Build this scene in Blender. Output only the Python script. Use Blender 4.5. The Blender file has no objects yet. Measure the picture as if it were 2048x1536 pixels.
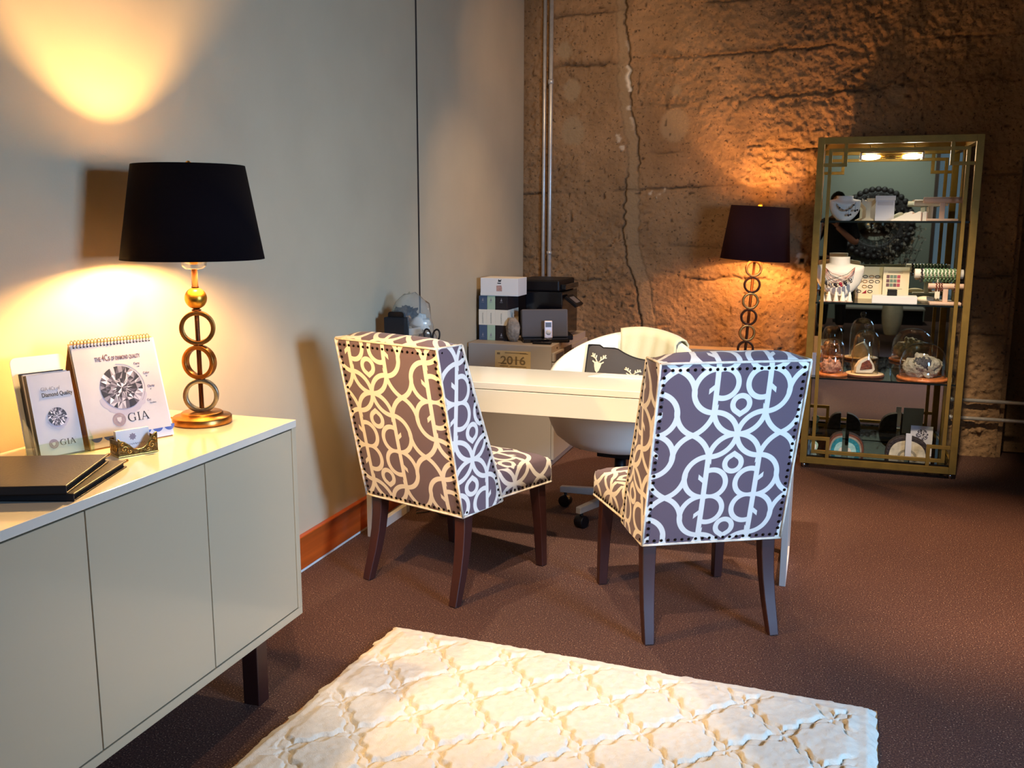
import bpy, bmesh, math, random
import numpy as np
from mathutils import Vector, Matrix, Quaternion
R = math.radians
PI = math.pi
rnd = random.Random(7)
scn = bpy.context.scene
COL = scn.collection

# ------------------------------------------------------------------ camera
cd = bpy.data.cameras.new('camera'); cam = bpy.data.objects.new('camera', cd); COL.objects.link(cam)
cd.sensor_width = 36.0; cd.lens = 36 * 1874.1 / 2048; cd.clip_start = 0.05; cd.clip_end = 200
_p, _y, _r = 0.1752, 0.3207, 0.003
cam.location = (1.9611, 0.0, 1.4189)
cam.matrix_world = Matrix.Translation(cam.location) @ Matrix.Rotation(_y, 4, 'Z') @ Matrix.Rotation(PI / 2 - _p, 4, 'X') @ Matrix.Rotation(_r, 4, 'Z')
scn.camera = cam

# ------------------------------------------------------------------ look, world, lights
scn.view_settings.view_transform = 'Standard'; scn.view_settings.look = 'None'
scn.view_settings.exposure = 0.0; scn.view_settings.gamma = 1.0; scn.view_settings.use_curve_mapping = False
w = bpy.data.worlds.new('sky'); scn.world = w; w.use_nodes = True
bg = w.node_tree.nodes['Background']; bg.inputs[0].default_value = (0.50, 0.68, 0.90, 1); bg.inputs[1].default_value = 0.25

def area(name, loc, target, sx, sy, power, color):
    l = bpy.data.lights.new(name, 'AREA'); l.shape = 'RECTANGLE'; l.size = sx; l.size_y = sy; l.energy = power; l.color = color
    o = bpy.data.objects.new(name, l); COL.objects.link(o); o.location = loc
    o.rotation_euler = (Vector(target) - Vector(loc)).to_track_quat('-Z', 'Y').to_euler(); return o

def spot(name, loc, target, power, color, angle=60, blend=.6, radius=.05):
    l = bpy.data.lights.new(name, 'SPOT'); l.energy = power; l.color = color; l.spot_size = R(angle); l.spot_blend = blend; l.shadow_soft_size = radius
    o = bpy.data.objects.new(name, l); COL.objects.link(o); o.location = loc
    o.rotation_euler = (Vector(target) - Vector(loc)).to_track_quat('-Z', 'Y').to_euler(); return o

scn.cycles.transparent_max_bounces = 40; scn.cycles.max_bounces = 10; scn.cycles.diffuse_bounces = 3
WARM = (1.0, 0.66, 0.38)
# daylight through the window in the right wall
win_l = area('window_daylight', (4.35, 1.15, 1.5), (0.8, 3.3, 0.6), 0.9, 0.9, 54, (0.36, 0.60, 1.0)); win_l.data.spread = R(84)
# track spots under the ceiling, then added fill spots
spot('track_spot_desk', (1.5, 2.5, 3.2), (1.15, 4.05, 0.74), 640, (1.0, 0.82, 0.62), 38, .7)
spot('track_spot_rug', (0.4, 4.4, 3.2), (1.2, 2.25, 0.0), 190, (1.0, 0.76, 0.50), 52, 1.)
spot('track_spot_chairs', (1.45, 1.1, 3.2), (1.02, 3.05, 0.0), 330, (1.0, 0.72, 0.50), 34, .7)
spot('track_spot_wall', (1.0, 4.2, 3.2), (0.6, 6.1, 1.8), 80, WARM, 75, 1.)
spot('track_spot_floor', (3.2, 3.2, 3.2), (2.65, 4.0, 0.0), 800, (1.0, 0.62, 0.34), 42, .9)
spot('track_spot_cabinet', (1.2, 1.0, 3.2), (0.40, 1.85, 0.87), 80, WARM, 36, .8)
spot('track_spot_drawers', (1.2, 4.3, 3.2), (0.25, 5.2, 0.75), 130, WARM, 50, .9)
spot('track_spot_etagere', (2.4, 3.7, 3.1), (2.32, 5.65, 0.72), 520, (1.0, 0.80, 0.58), 25, .8)
spot('fill_spot_rear', (2.6, -0.9, 3.2), (2.7, -2.3, 1.4), 240, (0.88, 0.95, 0.95), 80, .9)  # added fill, no known lamp: brightens the rear wall in the mirror
spot('fill_spot_vase', (3.2, 1.2, 3.2), (2.78, -0.45, 0.5), 90, (1.0, 0.92, 0.8), 36, .9)  # added fill that lifts the vase, which the window leaves dim

# ------------------------------------------------------------------ materials
def lin(c):
    if isinstance(c, str):
        c = tuple(int(c[i:i + 2], 16) / 255 for i in (0, 2, 4))
        return tuple(x / 12.92 if x <= .04045 else ((x + .055) / 1.055) ** 2.4 for x in c)
    return c

def newmat(name):
    m = bpy.data.materials.new(name); m.use_nodes = True
    return m, m.node_tree, m.node_tree.nodes['Principled BSDF']

def mat(name, col, rough=.5, metal=0., var=None, bump=None, coat=0., spec=None, emit=None, sheen=0., stretch=None):
    """var=(scale, amount): colour mottling; bump=(scale, strength, distance)"""
    m, t, b = newmat(name); c = lin(col)
    b.inputs['Base Color'].default_value = (*c, 1); b.inputs['Roughness'].default_value = rough; b.inputs['Metallic'].default_value = metal
    b.inputs['Coat Weight'].default_value = coat; b.inputs['Coat Roughness'].default_value = .08
    if spec is not None: b.inputs['Specular IOR Level'].default_value = spec
    if sheen: b.inputs['Sheen Weight'].default_value = sheen
    if emit: b.inputs['Emission Color'].default_value = (*lin(emit[0]), 1); b.inputs['Emission Strength'].default_value = emit[1]
    tc = t.nodes.new('ShaderNodeTexCoord'); src = tc.outputs['Object']
    if stretch:
        mp = t.nodes.new('ShaderNodeMapping'); mp.inputs['Scale'].default_value = stretch; t.links.new(src, mp.inputs[0]); src = mp.outputs[0]
    if var:
        n = t.nodes.new('ShaderNodeTexNoise'); n.inputs['Scale'].default_value = var[0]; n.inputs['Detail'].default_value = 5; t.links.new(src, n.inputs[0])
        r = t.nodes.new('ShaderNodeValToRGB'); k = var[1]
        r.color_ramp.elements[0].position = .3; r.color_ramp.elements[1].position = .7
        r.color_ramp.elements[0].color = (*[x * (1 - k) for x in c], 1); r.color_ramp.elements[1].color = (*[min(1, x * (1 + k)) for x in c], 1)
        t.links.new(n.outputs[0], r.inputs[0]); t.links.new(r.outputs[0], b.inputs['Base Color'])
    if bump:
        n = t.nodes.new('ShaderNodeTexNoise'); n.inputs['Scale'].default_value = bump[0]; n.inputs['Detail'].default_value = 4; t.links.new(src, n.inputs[0])
        p = t.nodes.new('ShaderNodeBump'); p.inputs['Strength'].default_value = bump[1]; p.inputs['Distance'].default_value = bump[2]
        t.links.new(n.outputs[0], p.inputs['Height']); t.links.new(p.outputs[0], b.inputs['Normal'])
    return m

def thin_glass(name, tint=(1, 1, 1), rough=.02, refl=1.0, haze=0.):
    m, t, b = newmat(name); t.nodes.remove(b)
    out = t.nodes['Material Output']; tr = t.nodes.new('ShaderNodeBsdfTransparent'); tr.inputs[0].default_value = (*tint, 1)
    gl = t.nodes.new('ShaderNodeBsdfGlossy'); gl.inputs['Roughness'].default_value = rough
    lw = t.nodes.new('ShaderNodeLayerWeight'); lw.inputs[0].default_value = .5          # the facing output is the same from both sides
    f = S(t, lw.outputs['Facing']).op('POWER', 4.5) * .9 + .035 * refl; mx = t.nodes.new('ShaderNodeMixShader'); t.links.new(f.v, mx.inputs[0])
    body = tr.outputs[0]
    if haze:
        df = t.nodes.new('ShaderNodeBsdfDiffuse'); df.inputs[0].default_value = (*tint, 1); mh = t.nodes.new('ShaderNodeMixShader'); mh.inputs[0].default_value = haze
        t.links.new(tr.outputs[0], mh.inputs[1]); t.links.new(df.outputs[0], mh.inputs[2]); body = mh.outputs[0]
    t.links.new(body, mx.inputs[1]); t.links.new(gl.outputs[0], mx.inputs[2]); t.links.new(mx.outputs[0], out.inputs[0]); return m

class S:
    """a scalar in a node tree; arithmetic adds Math nodes"""
    def __init__(s, t, v): s.t = t; s.v = v
    def op(s, name, *o):
        n = s.t.nodes.new('ShaderNodeMath'); n.operation = name
        for i, x in enumerate((s,) + o):
            x = x.v if isinstance(x, S) else x
            if isinstance(x, (int, float)): n.inputs[i].default_value = x
            else: s.t.links.new(x, n.inputs[i])
        return S(s.t, n.outputs[0])
    def __add__(s, o): return s.op('ADD', o)
    def __sub__(s, o): return s.op('SUBTRACT', o)
    def __rsub__(s, o): return S(s.t, o).op('SUBTRACT', s)
    def __mul__(s, o): return s.op('MULTIPLY', o)
    def min(s, o): return s.op('MINIMUM', o)
    def max(s, o): return s.op('MAXIMUM', o)
    def abs(s): return s.op('ABSOLUTE')

def ln(x, y): return (x * x + y * y).op('SQRT')

def trellis(t, u, v, U=.37, H=.22):
    """distance to the printed line work: half-drop repeat, mirrored both ways"""
    u = u.op('PINGPONG', U); v = v.op('PINGPONG', H)
    def arc(u, v, A, B, bulge, side):
        A, B = Vector(A), Vector(B); mid = (A + B) / 2; c = (B - A).length; n = Vector((B.y - A.y, A.x - B.x)).normalized() * side
        r = c * c / (8 * bulge) + bulge / 2; ce = mid - n * (r - bulge)
        ring = (ln(u - ce.x, v - ce.y) - r).abs()
        return ring.max((u - mid.x) * -n.x - (v - mid.y) * n.y)
    def half(u, v):
        d = arc(u, v, (0, 0), (.087, .077), .023, 1).min(arc(u, v, (0, 0), (.087, .077), .023, -1))
        d = d.min((u - .088).abs().max(.075 - v))
        d = d.min((ln(u - .088, v - .149) - .073).abs().max(.088 - u))
        d = d.min((ln(u - .066, v - .173) - .049).abs().max(u - .088))
        on = (u * .826 + (v - .069) * .563).op('LESS_THAN', .0191); line = (u * .563 - (v - .069) * .826).abs(); ring = (ln(u, v - .103) - .0281).abs()
        d = d.min(line * on + ring * (1 - on))                          # teardrop outline
        d = d.min(arc(u, v, (.087, .077), (.15, 0), .012, 1))
        d = d.min(arc(u, v, (.15, 0), (.209, .065), .012, 1))
        d = d.min((((u - .1) * .64 + (v - .158) * .77).abs() + .002).max(.088 - u).max(u - .104))
        return d
    return half(u, v).min(half(U - u, H - v))

def fabric(name, line, ground):
    m, t, b = newmat(name)
    uv = t.nodes.new('ShaderNodeUVMap'); sp = t.nodes.new('ShaderNodeSeparateXYZ'); t.links.new(uv.outputs[0], sp.inputs[0])
    d = trellis(t, S(t, sp.outputs[0]), S(t, sp.outputs[1]))
    mr = t.nodes.new('ShaderNodeMapRange'); mr.inputs['From Min'].default_value = .0082; mr.inputs['From Max'].default_value = .0096; t.links.new(d.v, mr.inputs[0])
    mx = t.nodes.new('ShaderNodeMix'); mx.data_type = 'RGBA'; t.links.new(mr.outputs[0], mx.inputs['Factor'])
    mx.inputs[6].default_value = (*lin(line), 1); mx.inputs[7].default_value = (*lin(ground), 1)
    t.links.new(mx.outputs[2], b.inputs['Base Color']); b.inputs['Roughness'].default_value = .85; b.inputs['Sheen Weight'].default_value = .15
    n = t.nodes.new('ShaderNodeTexNoise'); n.inputs['Scale'].default_value = 700; t.links.new(uv.outputs[0], n.inputs[0])
    p = t.nodes.new('ShaderNodeBump'); p.inputs['Strength'].default_value = .25; p.inputs['Distance'].default_value = .001
    t.links.new(n.outputs[0], p.inputs['Height']); t.links.new(p.outputs[0], b.inputs['Normal'])
    return m

# ------------------------------------------------------------------ mesh building
class G:
    def __init__(s): s.v = []; s.f = []; s.sm = []; s.mi = []; s.uv = None
    def add(s, vs, fs, smooth=False, mi=0):
        o = len(s.v); s.v += [tuple(x) for x in vs]
        for f in fs: s.f.append([i + o for i in f]); s.sm.append(smooth); s.mi.append(mi)
        return s
    def box(s, lo, hi, M=None, mi=0):
        vs = [Vector((x, y, z)) for z in (lo[2], hi[2]) for y in (lo[1], hi[1]) for x in (lo[0], hi[0])]
        if M is not None: vs = [M @ v for v in vs]
        return s.add(vs, [(0, 2, 3, 1), (4, 5, 7, 6), (0, 1, 5, 4), (2, 6, 7, 3), (0, 4, 6, 2), (1, 3, 7, 5)], False, mi)
    def cbox(s, c, d, M=None, mi=0):
        return s.box([c[i] - d[i] / 2 for i in range(3)], [c[i] + d[i] / 2 for i in range(3)], M, mi)
    def lathe(s, prof, n=32, o=(0, 0, 0), axis=None, smooth=True, mi=0, cap=True):
        M = Matrix.Identity(3) if axis is None else Vector((0, 0, 1)).rotation_difference(Vector(axis)).to_matrix()
        vs = []; o = Vector(o)
        for r, z in prof:
            for i in range(n):
                a = 2 * PI * i / n; vs.append(o + M @ Vector((r * math.cos(a), r * math.sin(a), z)))
        fs = [(j * n + i, j * n + (i + 1) % n, (j + 1) * n + (i + 1) % n, (j + 1) * n + i) for j in range(len(prof) - 1) for i in range(n)]
        s.add(vs, fs, smooth, mi)
        if cap:
            k = len(s.v) - len(vs)
            for j, rev in ((0, True), (len(prof) - 1, False)):
                if prof[j][0] > 1e-5:
                    idx = [k + j * n + i for i in range(n)]; s.f.append(idx[::-1] if rev else idx); s.sm.append(False); s.mi.append(mi)
        return s
    def cyl(s, a, b, r, r2=None, n=16, smooth=True, mi=0):
        a, b = Vector(a), Vector(b); d = b - a
        return s.lathe([(r, 0), (r if r2 is None else r2, d.length)], n, a, d.normalized(), smooth, mi)
    def ball(s, c, r, n=16, m=10, sc=(1, 1, 1), mi=0):
        vs = [(c[0], c[1], c[2] - r * sc[2])]
        for j in range(1, m):
            p = PI * j / m - PI / 2
            for i in range(n):
                a = 2 * PI * i / n; vs.append((c[0] + r * sc[0] * math.cos(p) * math.cos(a), c[1] + r * sc[1] * math.cos(p) * math.sin(a), c[2] + r * sc[2] * math.sin(p)))
        vs.append((c[0], c[1], c[2] + r * sc[2])); k = len(vs) - 1; fs = []
        for i in range(n):
            fs.append((0, 1 + (i + 1) % n, 1 + i)); fs.append((k, k - n + i, k - n + (i + 1) % n))
            for j in range(m - 2): a = 1 + j * n; fs.append((a + i, a + (i + 1) % n, a + n + (i + 1) % n, a + n + i))
        return s.add(vs, fs, True, mi)
    def tube(s, pts, r, n=8, closed=False, mi=0, sc=None):
        pts = [Vector(p) for p in pts]; L = len(pts); vs = []; up = None
        for i, p in enumerate(pts):
            a = pts[(i - 1) % L] if closed or i else p; b = pts[(i + 1) % L] if closed or i < L - 1 else p
            t = (b - a).normalized()
            if up is None: up = t.orthogonal().normalized()
            up = (up - t * up.dot(t)).normalized(); bi = t.cross(up); rr = r[i] if isinstance(r, (list, tuple)) else r
            for k in range(n): q = 2 * PI * k / n; vs.append(p + up * rr * math.cos(q) + bi * rr * math.sin(q))
        e = L if closed else L - 1
        fs = [(j * n + k, j * n + (k + 1) % n, ((j + 1) % L) * n + (k + 1) % n, ((j + 1) % L) * n + k) for j in range(e) for k in range(n)]
        s.add(vs, fs, True, mi)
        if not closed:
            o = len(s.v) - len(vs); s.f += [[o + k for k in range(n)][::-1], [o + (L - 1) * n + k for k in range(n)]]; s.sm += [False, False]; s.mi += [mi, mi]
        return s
    def prism(s, poly, h, F=None, mi=0, z0=0.):
        """2-D outline extruded along the frame's normal"""
        F = F or Matrix.Identity(4); n = len(poly)
        vs = [F @ Vector((x, y, z0)) for x, y in poly] + [F @ Vector((x, y, z0 + h)) for x, y in poly]
        return s.add(vs, [list(range(n))[::-1], list(range(n, 2 * n))] + [(i, (i + 1) % n, n + (i + 1) % n, n + i) for i in range(n)], False, mi)
    def grid(s, P, smooth=True, mi=0, wrap=False):
        a, b = len(P), len(P[0]); vs = [p for row in P for p in row]
        return s.add(vs, [(i * b + j, i * b + (j + 1) % b, (i + 1) * b + (j + 1) % b, (i + 1) * b + j) for i in range(a - 1) for j in range(b if wrap else b - 1)], smooth, mi)
    def mesh(s, name, mats, fix=True):
        me = bpy.data.meshes.new(name); me.from_pydata(s.v, [], s.f)
        me.polygons.foreach_set('use_smooth', s.sm); me.polygons.foreach_set('material_index', s.mi)
        for m in (mats if isinstance(mats, (list, tuple)) else [mats]): me.materials.append(m)
        if fix:
            bm = bmesh.new(); bm.from_mesh(me); bmesh.ops.recalc_face_normals(bm, faces=bm.faces); bm.to_mesh(me); bm.free()
        me.update(); return me
    def build(s, name, mats, parent=None, bevel=0, seg=2, sub=0, loc=None, fix=True):
        return link(name, s.mesh(name, mats, fix), parent, bevel, seg, sub, loc)

def link(name, me, parent=None, bevel=0, seg=2, sub=0, loc=None):
    o = bpy.data.objects.new(name, me); COL.objects.link(o)
    if parent is not None: o.parent = parent
    if loc is not None: o.location = loc
    if bevel:
        b = o.modifiers.new('edge', 'BEVEL'); b.width = bevel; b.segments = seg; b.limit_method = 'ANGLE'; b.angle_limit = R(35)
    if sub:
        b = o.modifiers.new('round', 'SUBSURF'); b.levels = sub; b.render_levels = sub
    return o

def tag(o, label, cat, group=None, kind=None):
    o['label'] = label; o['category'] = cat
    if group: o['group'] = group
    if kind: o['kind'] = kind
    return o

def thing(name, label, cat, loc=(0, 0, 0), rz=0., group=None):
    o = bpy.data.objects.new(name, None); COL.objects.link(o); o.location = loc; o.rotation_euler = (0, 0, rz)
    o.empty_display_size = .05; return tag(o, label, cat, group)

def struct(o): o['kind'] = 'structure'; return o

def frame(o, X, Y):
    X = Vector(X).normalized(); Y = Vector(Y); Y = (Y - X * X.dot(Y)).normalized(); N = X.cross(Y)
    return Matrix(((X.x, Y.x, N.x, o[0]), (X.y, Y.y, N.y, o[1]), (X.z, Y.z, N.z, o[2]), (0, 0, 0, 1)))

def text(name, body, size, m, parent, F, align='LEFT', bold=0., sx=1., w=None):
    c = bpy.data.curves.new('lettering', 'FONT'); c.body = body; c.size = size; c.align_x = align; c.extrude = .00015; c.offset = bold
    o = bpy.data.objects.new('lettering', c); COL.objects.link(o); dg = bpy.context.evaluated_depsgraph_get(); dg.update()
    me = bpy.data.meshes.new_from_object(o.evaluated_get(dg)); bpy.data.objects.remove(o); bpy.data.curves.remove(c)
    if w: xs = [v.co.x for v in me.vertices]; sx = w / (max(xs) - min(xs))
    me.transform(F @ Matrix.Diagonal((sx, 1, 1, 1)) @ Matrix.Translation((0, 0, .0003))); me.materials.clear(); me.materials.append(m); me.name = name
    return link(name, me, parent)

def arcpts(cx, cy, r, a0, a1, n=12, ry=None):
    return [(cx + r * math.cos(R(a0 + (a1 - a0) * i / n)), cy + (ry or r) * math.sin(R(a0 + (a1 - a0) * i / n))) for i in range(n + 1)]

class VN:
    def __init__(s, seed): s.t = np.random.RandomState(seed).rand(256, 256)
    def __call__(s, x, y):
        xi = np.floor(x).astype(int); yi = np.floor(y).astype(int); fx = x - xi; fy = y - yi
        fx = fx * fx * (3 - 2 * fx); fy = fy * fy * (3 - 2 * fy); T = s.t
        a = T[xi % 256, yi % 256]; b = T[(xi + 1) % 256, yi % 256]; c = T[xi % 256, (yi + 1) % 256]; d = T[(xi + 1) % 256, (yi + 1) % 256]
        return (a * (1 - fx) + b * fx) * (1 - fy) + (c * (1 - fx) + d * fx) * fy
    def fbm(s, x, y, o=4):
        r = 0; k = 1; tot = 0
        for i in range(o): r = r + k * s(x + 17 * i, y + 31 * i); tot += k; k *= .5; x = x * 2; y = y * 2
        return r / tot

def npgrid(name, X, Y, Z, m, cols=None):
    """a mesh from 2-D coordinate arrays, optional per-vertex 'tint' colours"""
    a, b = X.shape; co = np.stack([X, Y, Z], -1).reshape(-1, 3).astype(np.float32)
    I = np.arange(a * b).reshape(a, b); q = np.stack([I[:-1, :-1], I[:-1, 1:], I[1:, 1:], I[1:, :-1]], -1).reshape(-1, 4)
    me = bpy.data.meshes.new(name); me.vertices.add(a * b); me.vertices.foreach_set('co', co.ravel())
    me.loops.add(q.size); me.loops.foreach_set('vertex_index', q.ravel().astype(np.int32))
    me.polygons.add(len(q)); me.polygons.foreach_set('loop_start', np.arange(0, q.size, 4, dtype=np.int32))
    me.polygons.foreach_set('use_smooth', np.ones(len(q), bool))
    if cols is not None:
        at = me.color_attributes.new('tint', 'FLOAT_COLOR', 'POINT'); c = np.ones((a * b, 4), np.float32); c[:, :3] = cols.reshape(-1, 3); at.data.foreach_set('color', c.ravel())
    me.materials.append(m); me.update(calc_edges=True); me.validate(); return me

# ------------------------------------------------------------------ palette
M = dict(
    plaster=mat('painted wall', 'beab8b', .8, var=(3, .05), bump=(220, .12, .002)),
    groove=mat('dark joint', '2a1d14', .9),
    cherry=mat('cherry wood', 'b34d14', .45, var=(9, .3), stretch=(1, .12, 3), coat=.2),
    rough_white=mat('matt white', 'e6e2d8', .7),
    lacquer=mat('greige lacquer', 'b3a588', .28, coat=.25),
    lacquer_top=mat('greige lacquered top', 'd0c8b6', .16, coat=.6),
    espresso=mat('espresso wood', '32140f', .45, var=(14, .3), stretch=(1, 1, .15), coat=.1),
    bronze=mat('aged brass', 'a8733a', .34, 1., var=(40, .25)),
    bronze_bright=mat('bright brass', 'b98a34', .34, 1., var=(30, .12)),
    bronze_dark=mat('dark bronze', '4a2c1c', .4, 1., var=(30, .2)),
    pewter=mat('silvered brass', 'a89e88', .3, 1., var=(40, .2)),
    black_fabric=mat('black shade fabric', '0c070a', .95, bump=(900, .2, .001), spec=.08),
    plum_fabric=mat('plum shade fabric', '3a2023', .95, bump=(900, .2, .001), spec=.1),
    shade_lining=mat('pale shade lining', 'd9cdb8', .8),
    bulb=mat('lit bulb', 'fff0d0', .5, emit=((1.0, .60, .22), 2500.)),
    bulb2=mat('lit bulb of the floor lamp', 'fff0d0', .5, emit=((1.0, .48, .16), 3000.)),
    tube_light=mat('lit shelf lamp', 'ffffff', .5, emit=((1.0, .90, .74), 110.)),
    crystal=thin_glass('cut crystal', (.97, .97, .95), .03, 2.2),
    acrylic=thin_glass('green tinted acrylic', (.90, .97, .91), .03, 1.6),
    clear=thin_glass('clear glass', (.97, .98, .97), .01, 1.3),
    shelf_glass=thin_glass('smoked shelf glass', (.62, .66, .62), .015, 2.2),
    pane=thin_glass('window glass', (.95, .98, .98), .01, 1.),
    bag=thin_glass('clear plastic bag', (.93, .92, .87), .12, 3., .12),
    edge=mat('dark glass edge', '07100d', .25),
    paper=mat('white paper', 'e4e1da', .6),
    paper_grey=mat('silvery cover paper', 'bdbbbd', .45, var=(7, .12)),
    paper_cool=mat('cool white paper', 'd4d4d8', .5),
    tan_card=mat('tan board', 'b98a55', .7),
    ink=mat('black ink', '14121a', .6), ink_grey=mat('grey ink', '8d8a8f', .6), ink_red=mat('brown ink', '5b3a3c', .6),
    ink_mauve=mat('mauve ink', '8f8088', .6), ink_blue=mat('blue ink', '4a63a8', .6), ink_tan=mat('tan ink', '7a6644', .6),
    facet0=mat('diamond print black', '131119', .5), facet1=mat('diamond print slate', '4a4653', .5), facet2=mat('diamond print grey', '827e8a', .5),
    facet3=mat('diamond print silver', 'b9b6be', .5), facet4=mat('diamond print white', 'e6e4e8', .5), cast=mat('printed blue grey cloud', 'a9a6b4', .5),
    brass_dark=mat('antique brass', '4b3517', .32, 1., var=(160, .5), bump=(180, .8, .003)),
    brass_line=mat('polished brass edge', 'c49a4e', .25, 1.),
    leather=mat('dark brown leather', '1d1414', .45, bump=(160, .25, .002)),
    black=mat('black plastic', '0b090c', .45, spec=.3), black_gloss=mat('glossy black plastic', '0b0a0f', .15, coat=.4), black_matt=mat('matt black', '0b090c', .8),
    desk=mat('white desk lacquer', 'efe8d8', .22, coat=.4),
    steel=mat('painted steel', 'a9a7a2', .4, .2), chrome=mat('brushed chrome', 'b8b8b6', .3, 1.),
    grey_metal=mat('grey beige metal', 'a2978a', .5), grey_dark=mat('grey grille cloth', '5f5a59', .85, bump=(1200, .3, .001)),
    vinyl=mat('cream white upholstery', 'efe7d6', .42, bump=(60, .06, .003)), throw=mat('cream wool throw', 'e3d6a8', .95, bump=(500, .5, .003), sheen=.3),
    pillow=mat('charcoal linen', '4b443f', .9, bump=(700, .4, .001)), pillow_print=mat('cream print', 'e2d5b3', .9),
    piping=mat('cream piping', 'd8cbb4', .8, var=(26, .3)),
    nail=mat('dark bronze nailhead', '1c1512', .28, 1.),
    gold=mat('antique gold paint', '9c7833', .42, .55, var=(18, .14)),
    mirror=mat('mirror glass', 'c7cec6', .015, 1.),
    velvet=mat('white leatherette', 'ece4d2', .6), velvet_pink=mat('blush suede', 'd2b29a', .8), cream=mat('cream card', 'e6d8b4', .7),
    wood_disc=mat('varnished log slice', 'b96a38', .35, var=(30, .35), coat=.3), wood_pale=mat('pale log slice', 'e0bf93', .5, var=(20, .15)), bark=mat('bark', '5b3320', .9, var=(60, .4)),
    quartz=mat('pink quartz', 'b98269', .45, var=(60, .4), bump=(90, .8, .01)), agate=mat('rust agate', '7a3a1c', .3, var=(40, .6), bump=(120, .8, .006)),
    geode=mat('grey geode', 'a59d8f', .6, var=(30, .35), bump=(60, .9, .012)), geode_in=mat('smoky crystal', '55535a', .25, var=(120, .6), bump=(140, 1., .01)),
    chalk=mat('white rind', 'd8cbb8', .7, var=(30, .2)), rock=mat('grey brown rock', '8d8070', .8, var=(35, .35), bump=(60, .9, .01)), rock_dark=mat('dark rind', '2a2020', .7, var=(40, .4), bump=(60, .8, .01)),
    teal=mat('teal agate band', '2f7f8c', .2, var=(60, .3), coat=.5), teal_pale=mat('pale aqua agate', '9ec6c2', .2, var=(60, .2), coat=.5), agate_brown=mat('brown agate band', '6d4232', .25, var=(60, .3), coat=.5), agate_cream=mat('cream agate', 'cbbfa6', .25, var=(35, .25), coat=.4), agate_grey=mat('grey agate', '938c7d', .3, var=(35, .3), coat=.4),
    green_bead=mat('green glass beads', '6f8f6a', .12, var=(150, .5), coat=.6), rust_bead=mat('rust beads', '6b2c18', .2, var=(150, .5), coat=.5), dark_bead=mat('black pearl', '2a2426', .15, coat=.6),
    cord_pink=mat('pink cord', 'd89a86', .7), cord_black=mat('black cord', '17131a', .7), silver=mat('silver', 'd5d2cc', .2, 1.), red_bead=mat('red bead', '9a2436', .2, coat=.5),
    book_blue=mat('slate blue cloth', '46566d', .7), book_green=mat('sage cloth', 'a9bfa0', .7), book_black=mat('black cloth', '1a1214', .7), book_band=mat('cream paper band', 'e6dcc4', .7), book_pages=mat('book pages', 'd9cdb2', .8),
    pink_metal=mat('pale pink aluminium', 'e2cfc9', .35, .3), screen=mat('dead screen', '6e6a6c', .25),
    skin=mat('skin', 'c98d74', .55), hair=mat('dark hair', '1b1210', .6), cloth_black=mat('black clothing', '0d0b12', .8), denim=mat('dark trousers', '0e0d14', .85),
    dark_wood=mat('carved dark wood', '1d120f', .5, var=(30, .3), bump=(60, .8, .01)),
    vase=mat('white glazed vase', 'd5d2bd', .25, var=(20, .06), coat=.4), twig=mat('brown twig', '241a16', .9), blossom=mat('white blossom', 'bdb8ae', .7),
    galvan=mat('galvanised pipe', 'd6d2ca', .38, .6, var=(30, .1)), mullion=mat('brown painted timber', '3c2a20', .5), rear=mat('grey green wall', '77796c', .8),
    pink_card=mat('rose swatch', 'b04a55', .5), green_card=mat('grey green swatch', '6c7f6c', .5), tan_swatch=mat('plum swatch', '6b4a4a', .5),
)

def carpet():
    m, t, b = newmat('dark brown carpet'); tc = t.nodes.new('ShaderNodeTexCoord')
    def noise(s, d=2):
        n = t.nodes.new('ShaderNodeTexNoise'); n.inputs['Scale'].default_value = s; n.inputs['Detail'].default_value = d; t.links.new(tc.outputs['Object'], n.inputs[0]); return n
    f = noise(210, 3); r = t.nodes.new('ShaderNodeValToRGB'); e = r.color_ramp.elements
    e[0].position = .32; e[0].color = (*lin('2c1a18'), 1); e[1].position = .62; e[1].color = (*lin('5f4034'), 1)
    k = e.new(.72); k.color = (*lin('c4a486'), 1)
    t.links.new(f.outputs[0], r.inputs[0])
    g = noise(1.6, 3); mr = t.nodes.new('ShaderNodeMapRange'); mr.inputs[3].default_value = .8; mr.inputs[4].default_value = 1.15; t.links.new(g.outputs[0], mr.inputs[0])
    mx = t.nodes.new('ShaderNodeVectorMath'); mx.operation = 'SCALE'; t.links.new(r.outputs[0], mx.inputs[0]); t.links.new(mr.outputs[0], mx.inputs['Scale'])
    t.links.new(mx.outputs[0], b.inputs['Base Color']); b.inputs['Roughness'].default_value = .75; b.inputs['Specular IOR Level'].default_value = .3
    p = t.nodes.new('ShaderNodeBump'); p.inputs['Strength'].default_value = .7; p.inputs['Distance'].default_value = .003
    t.links.new(f.outputs[0], p.inputs['Height']); t.links.new(p.outputs[0], b.inputs['Normal']); return m

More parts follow.
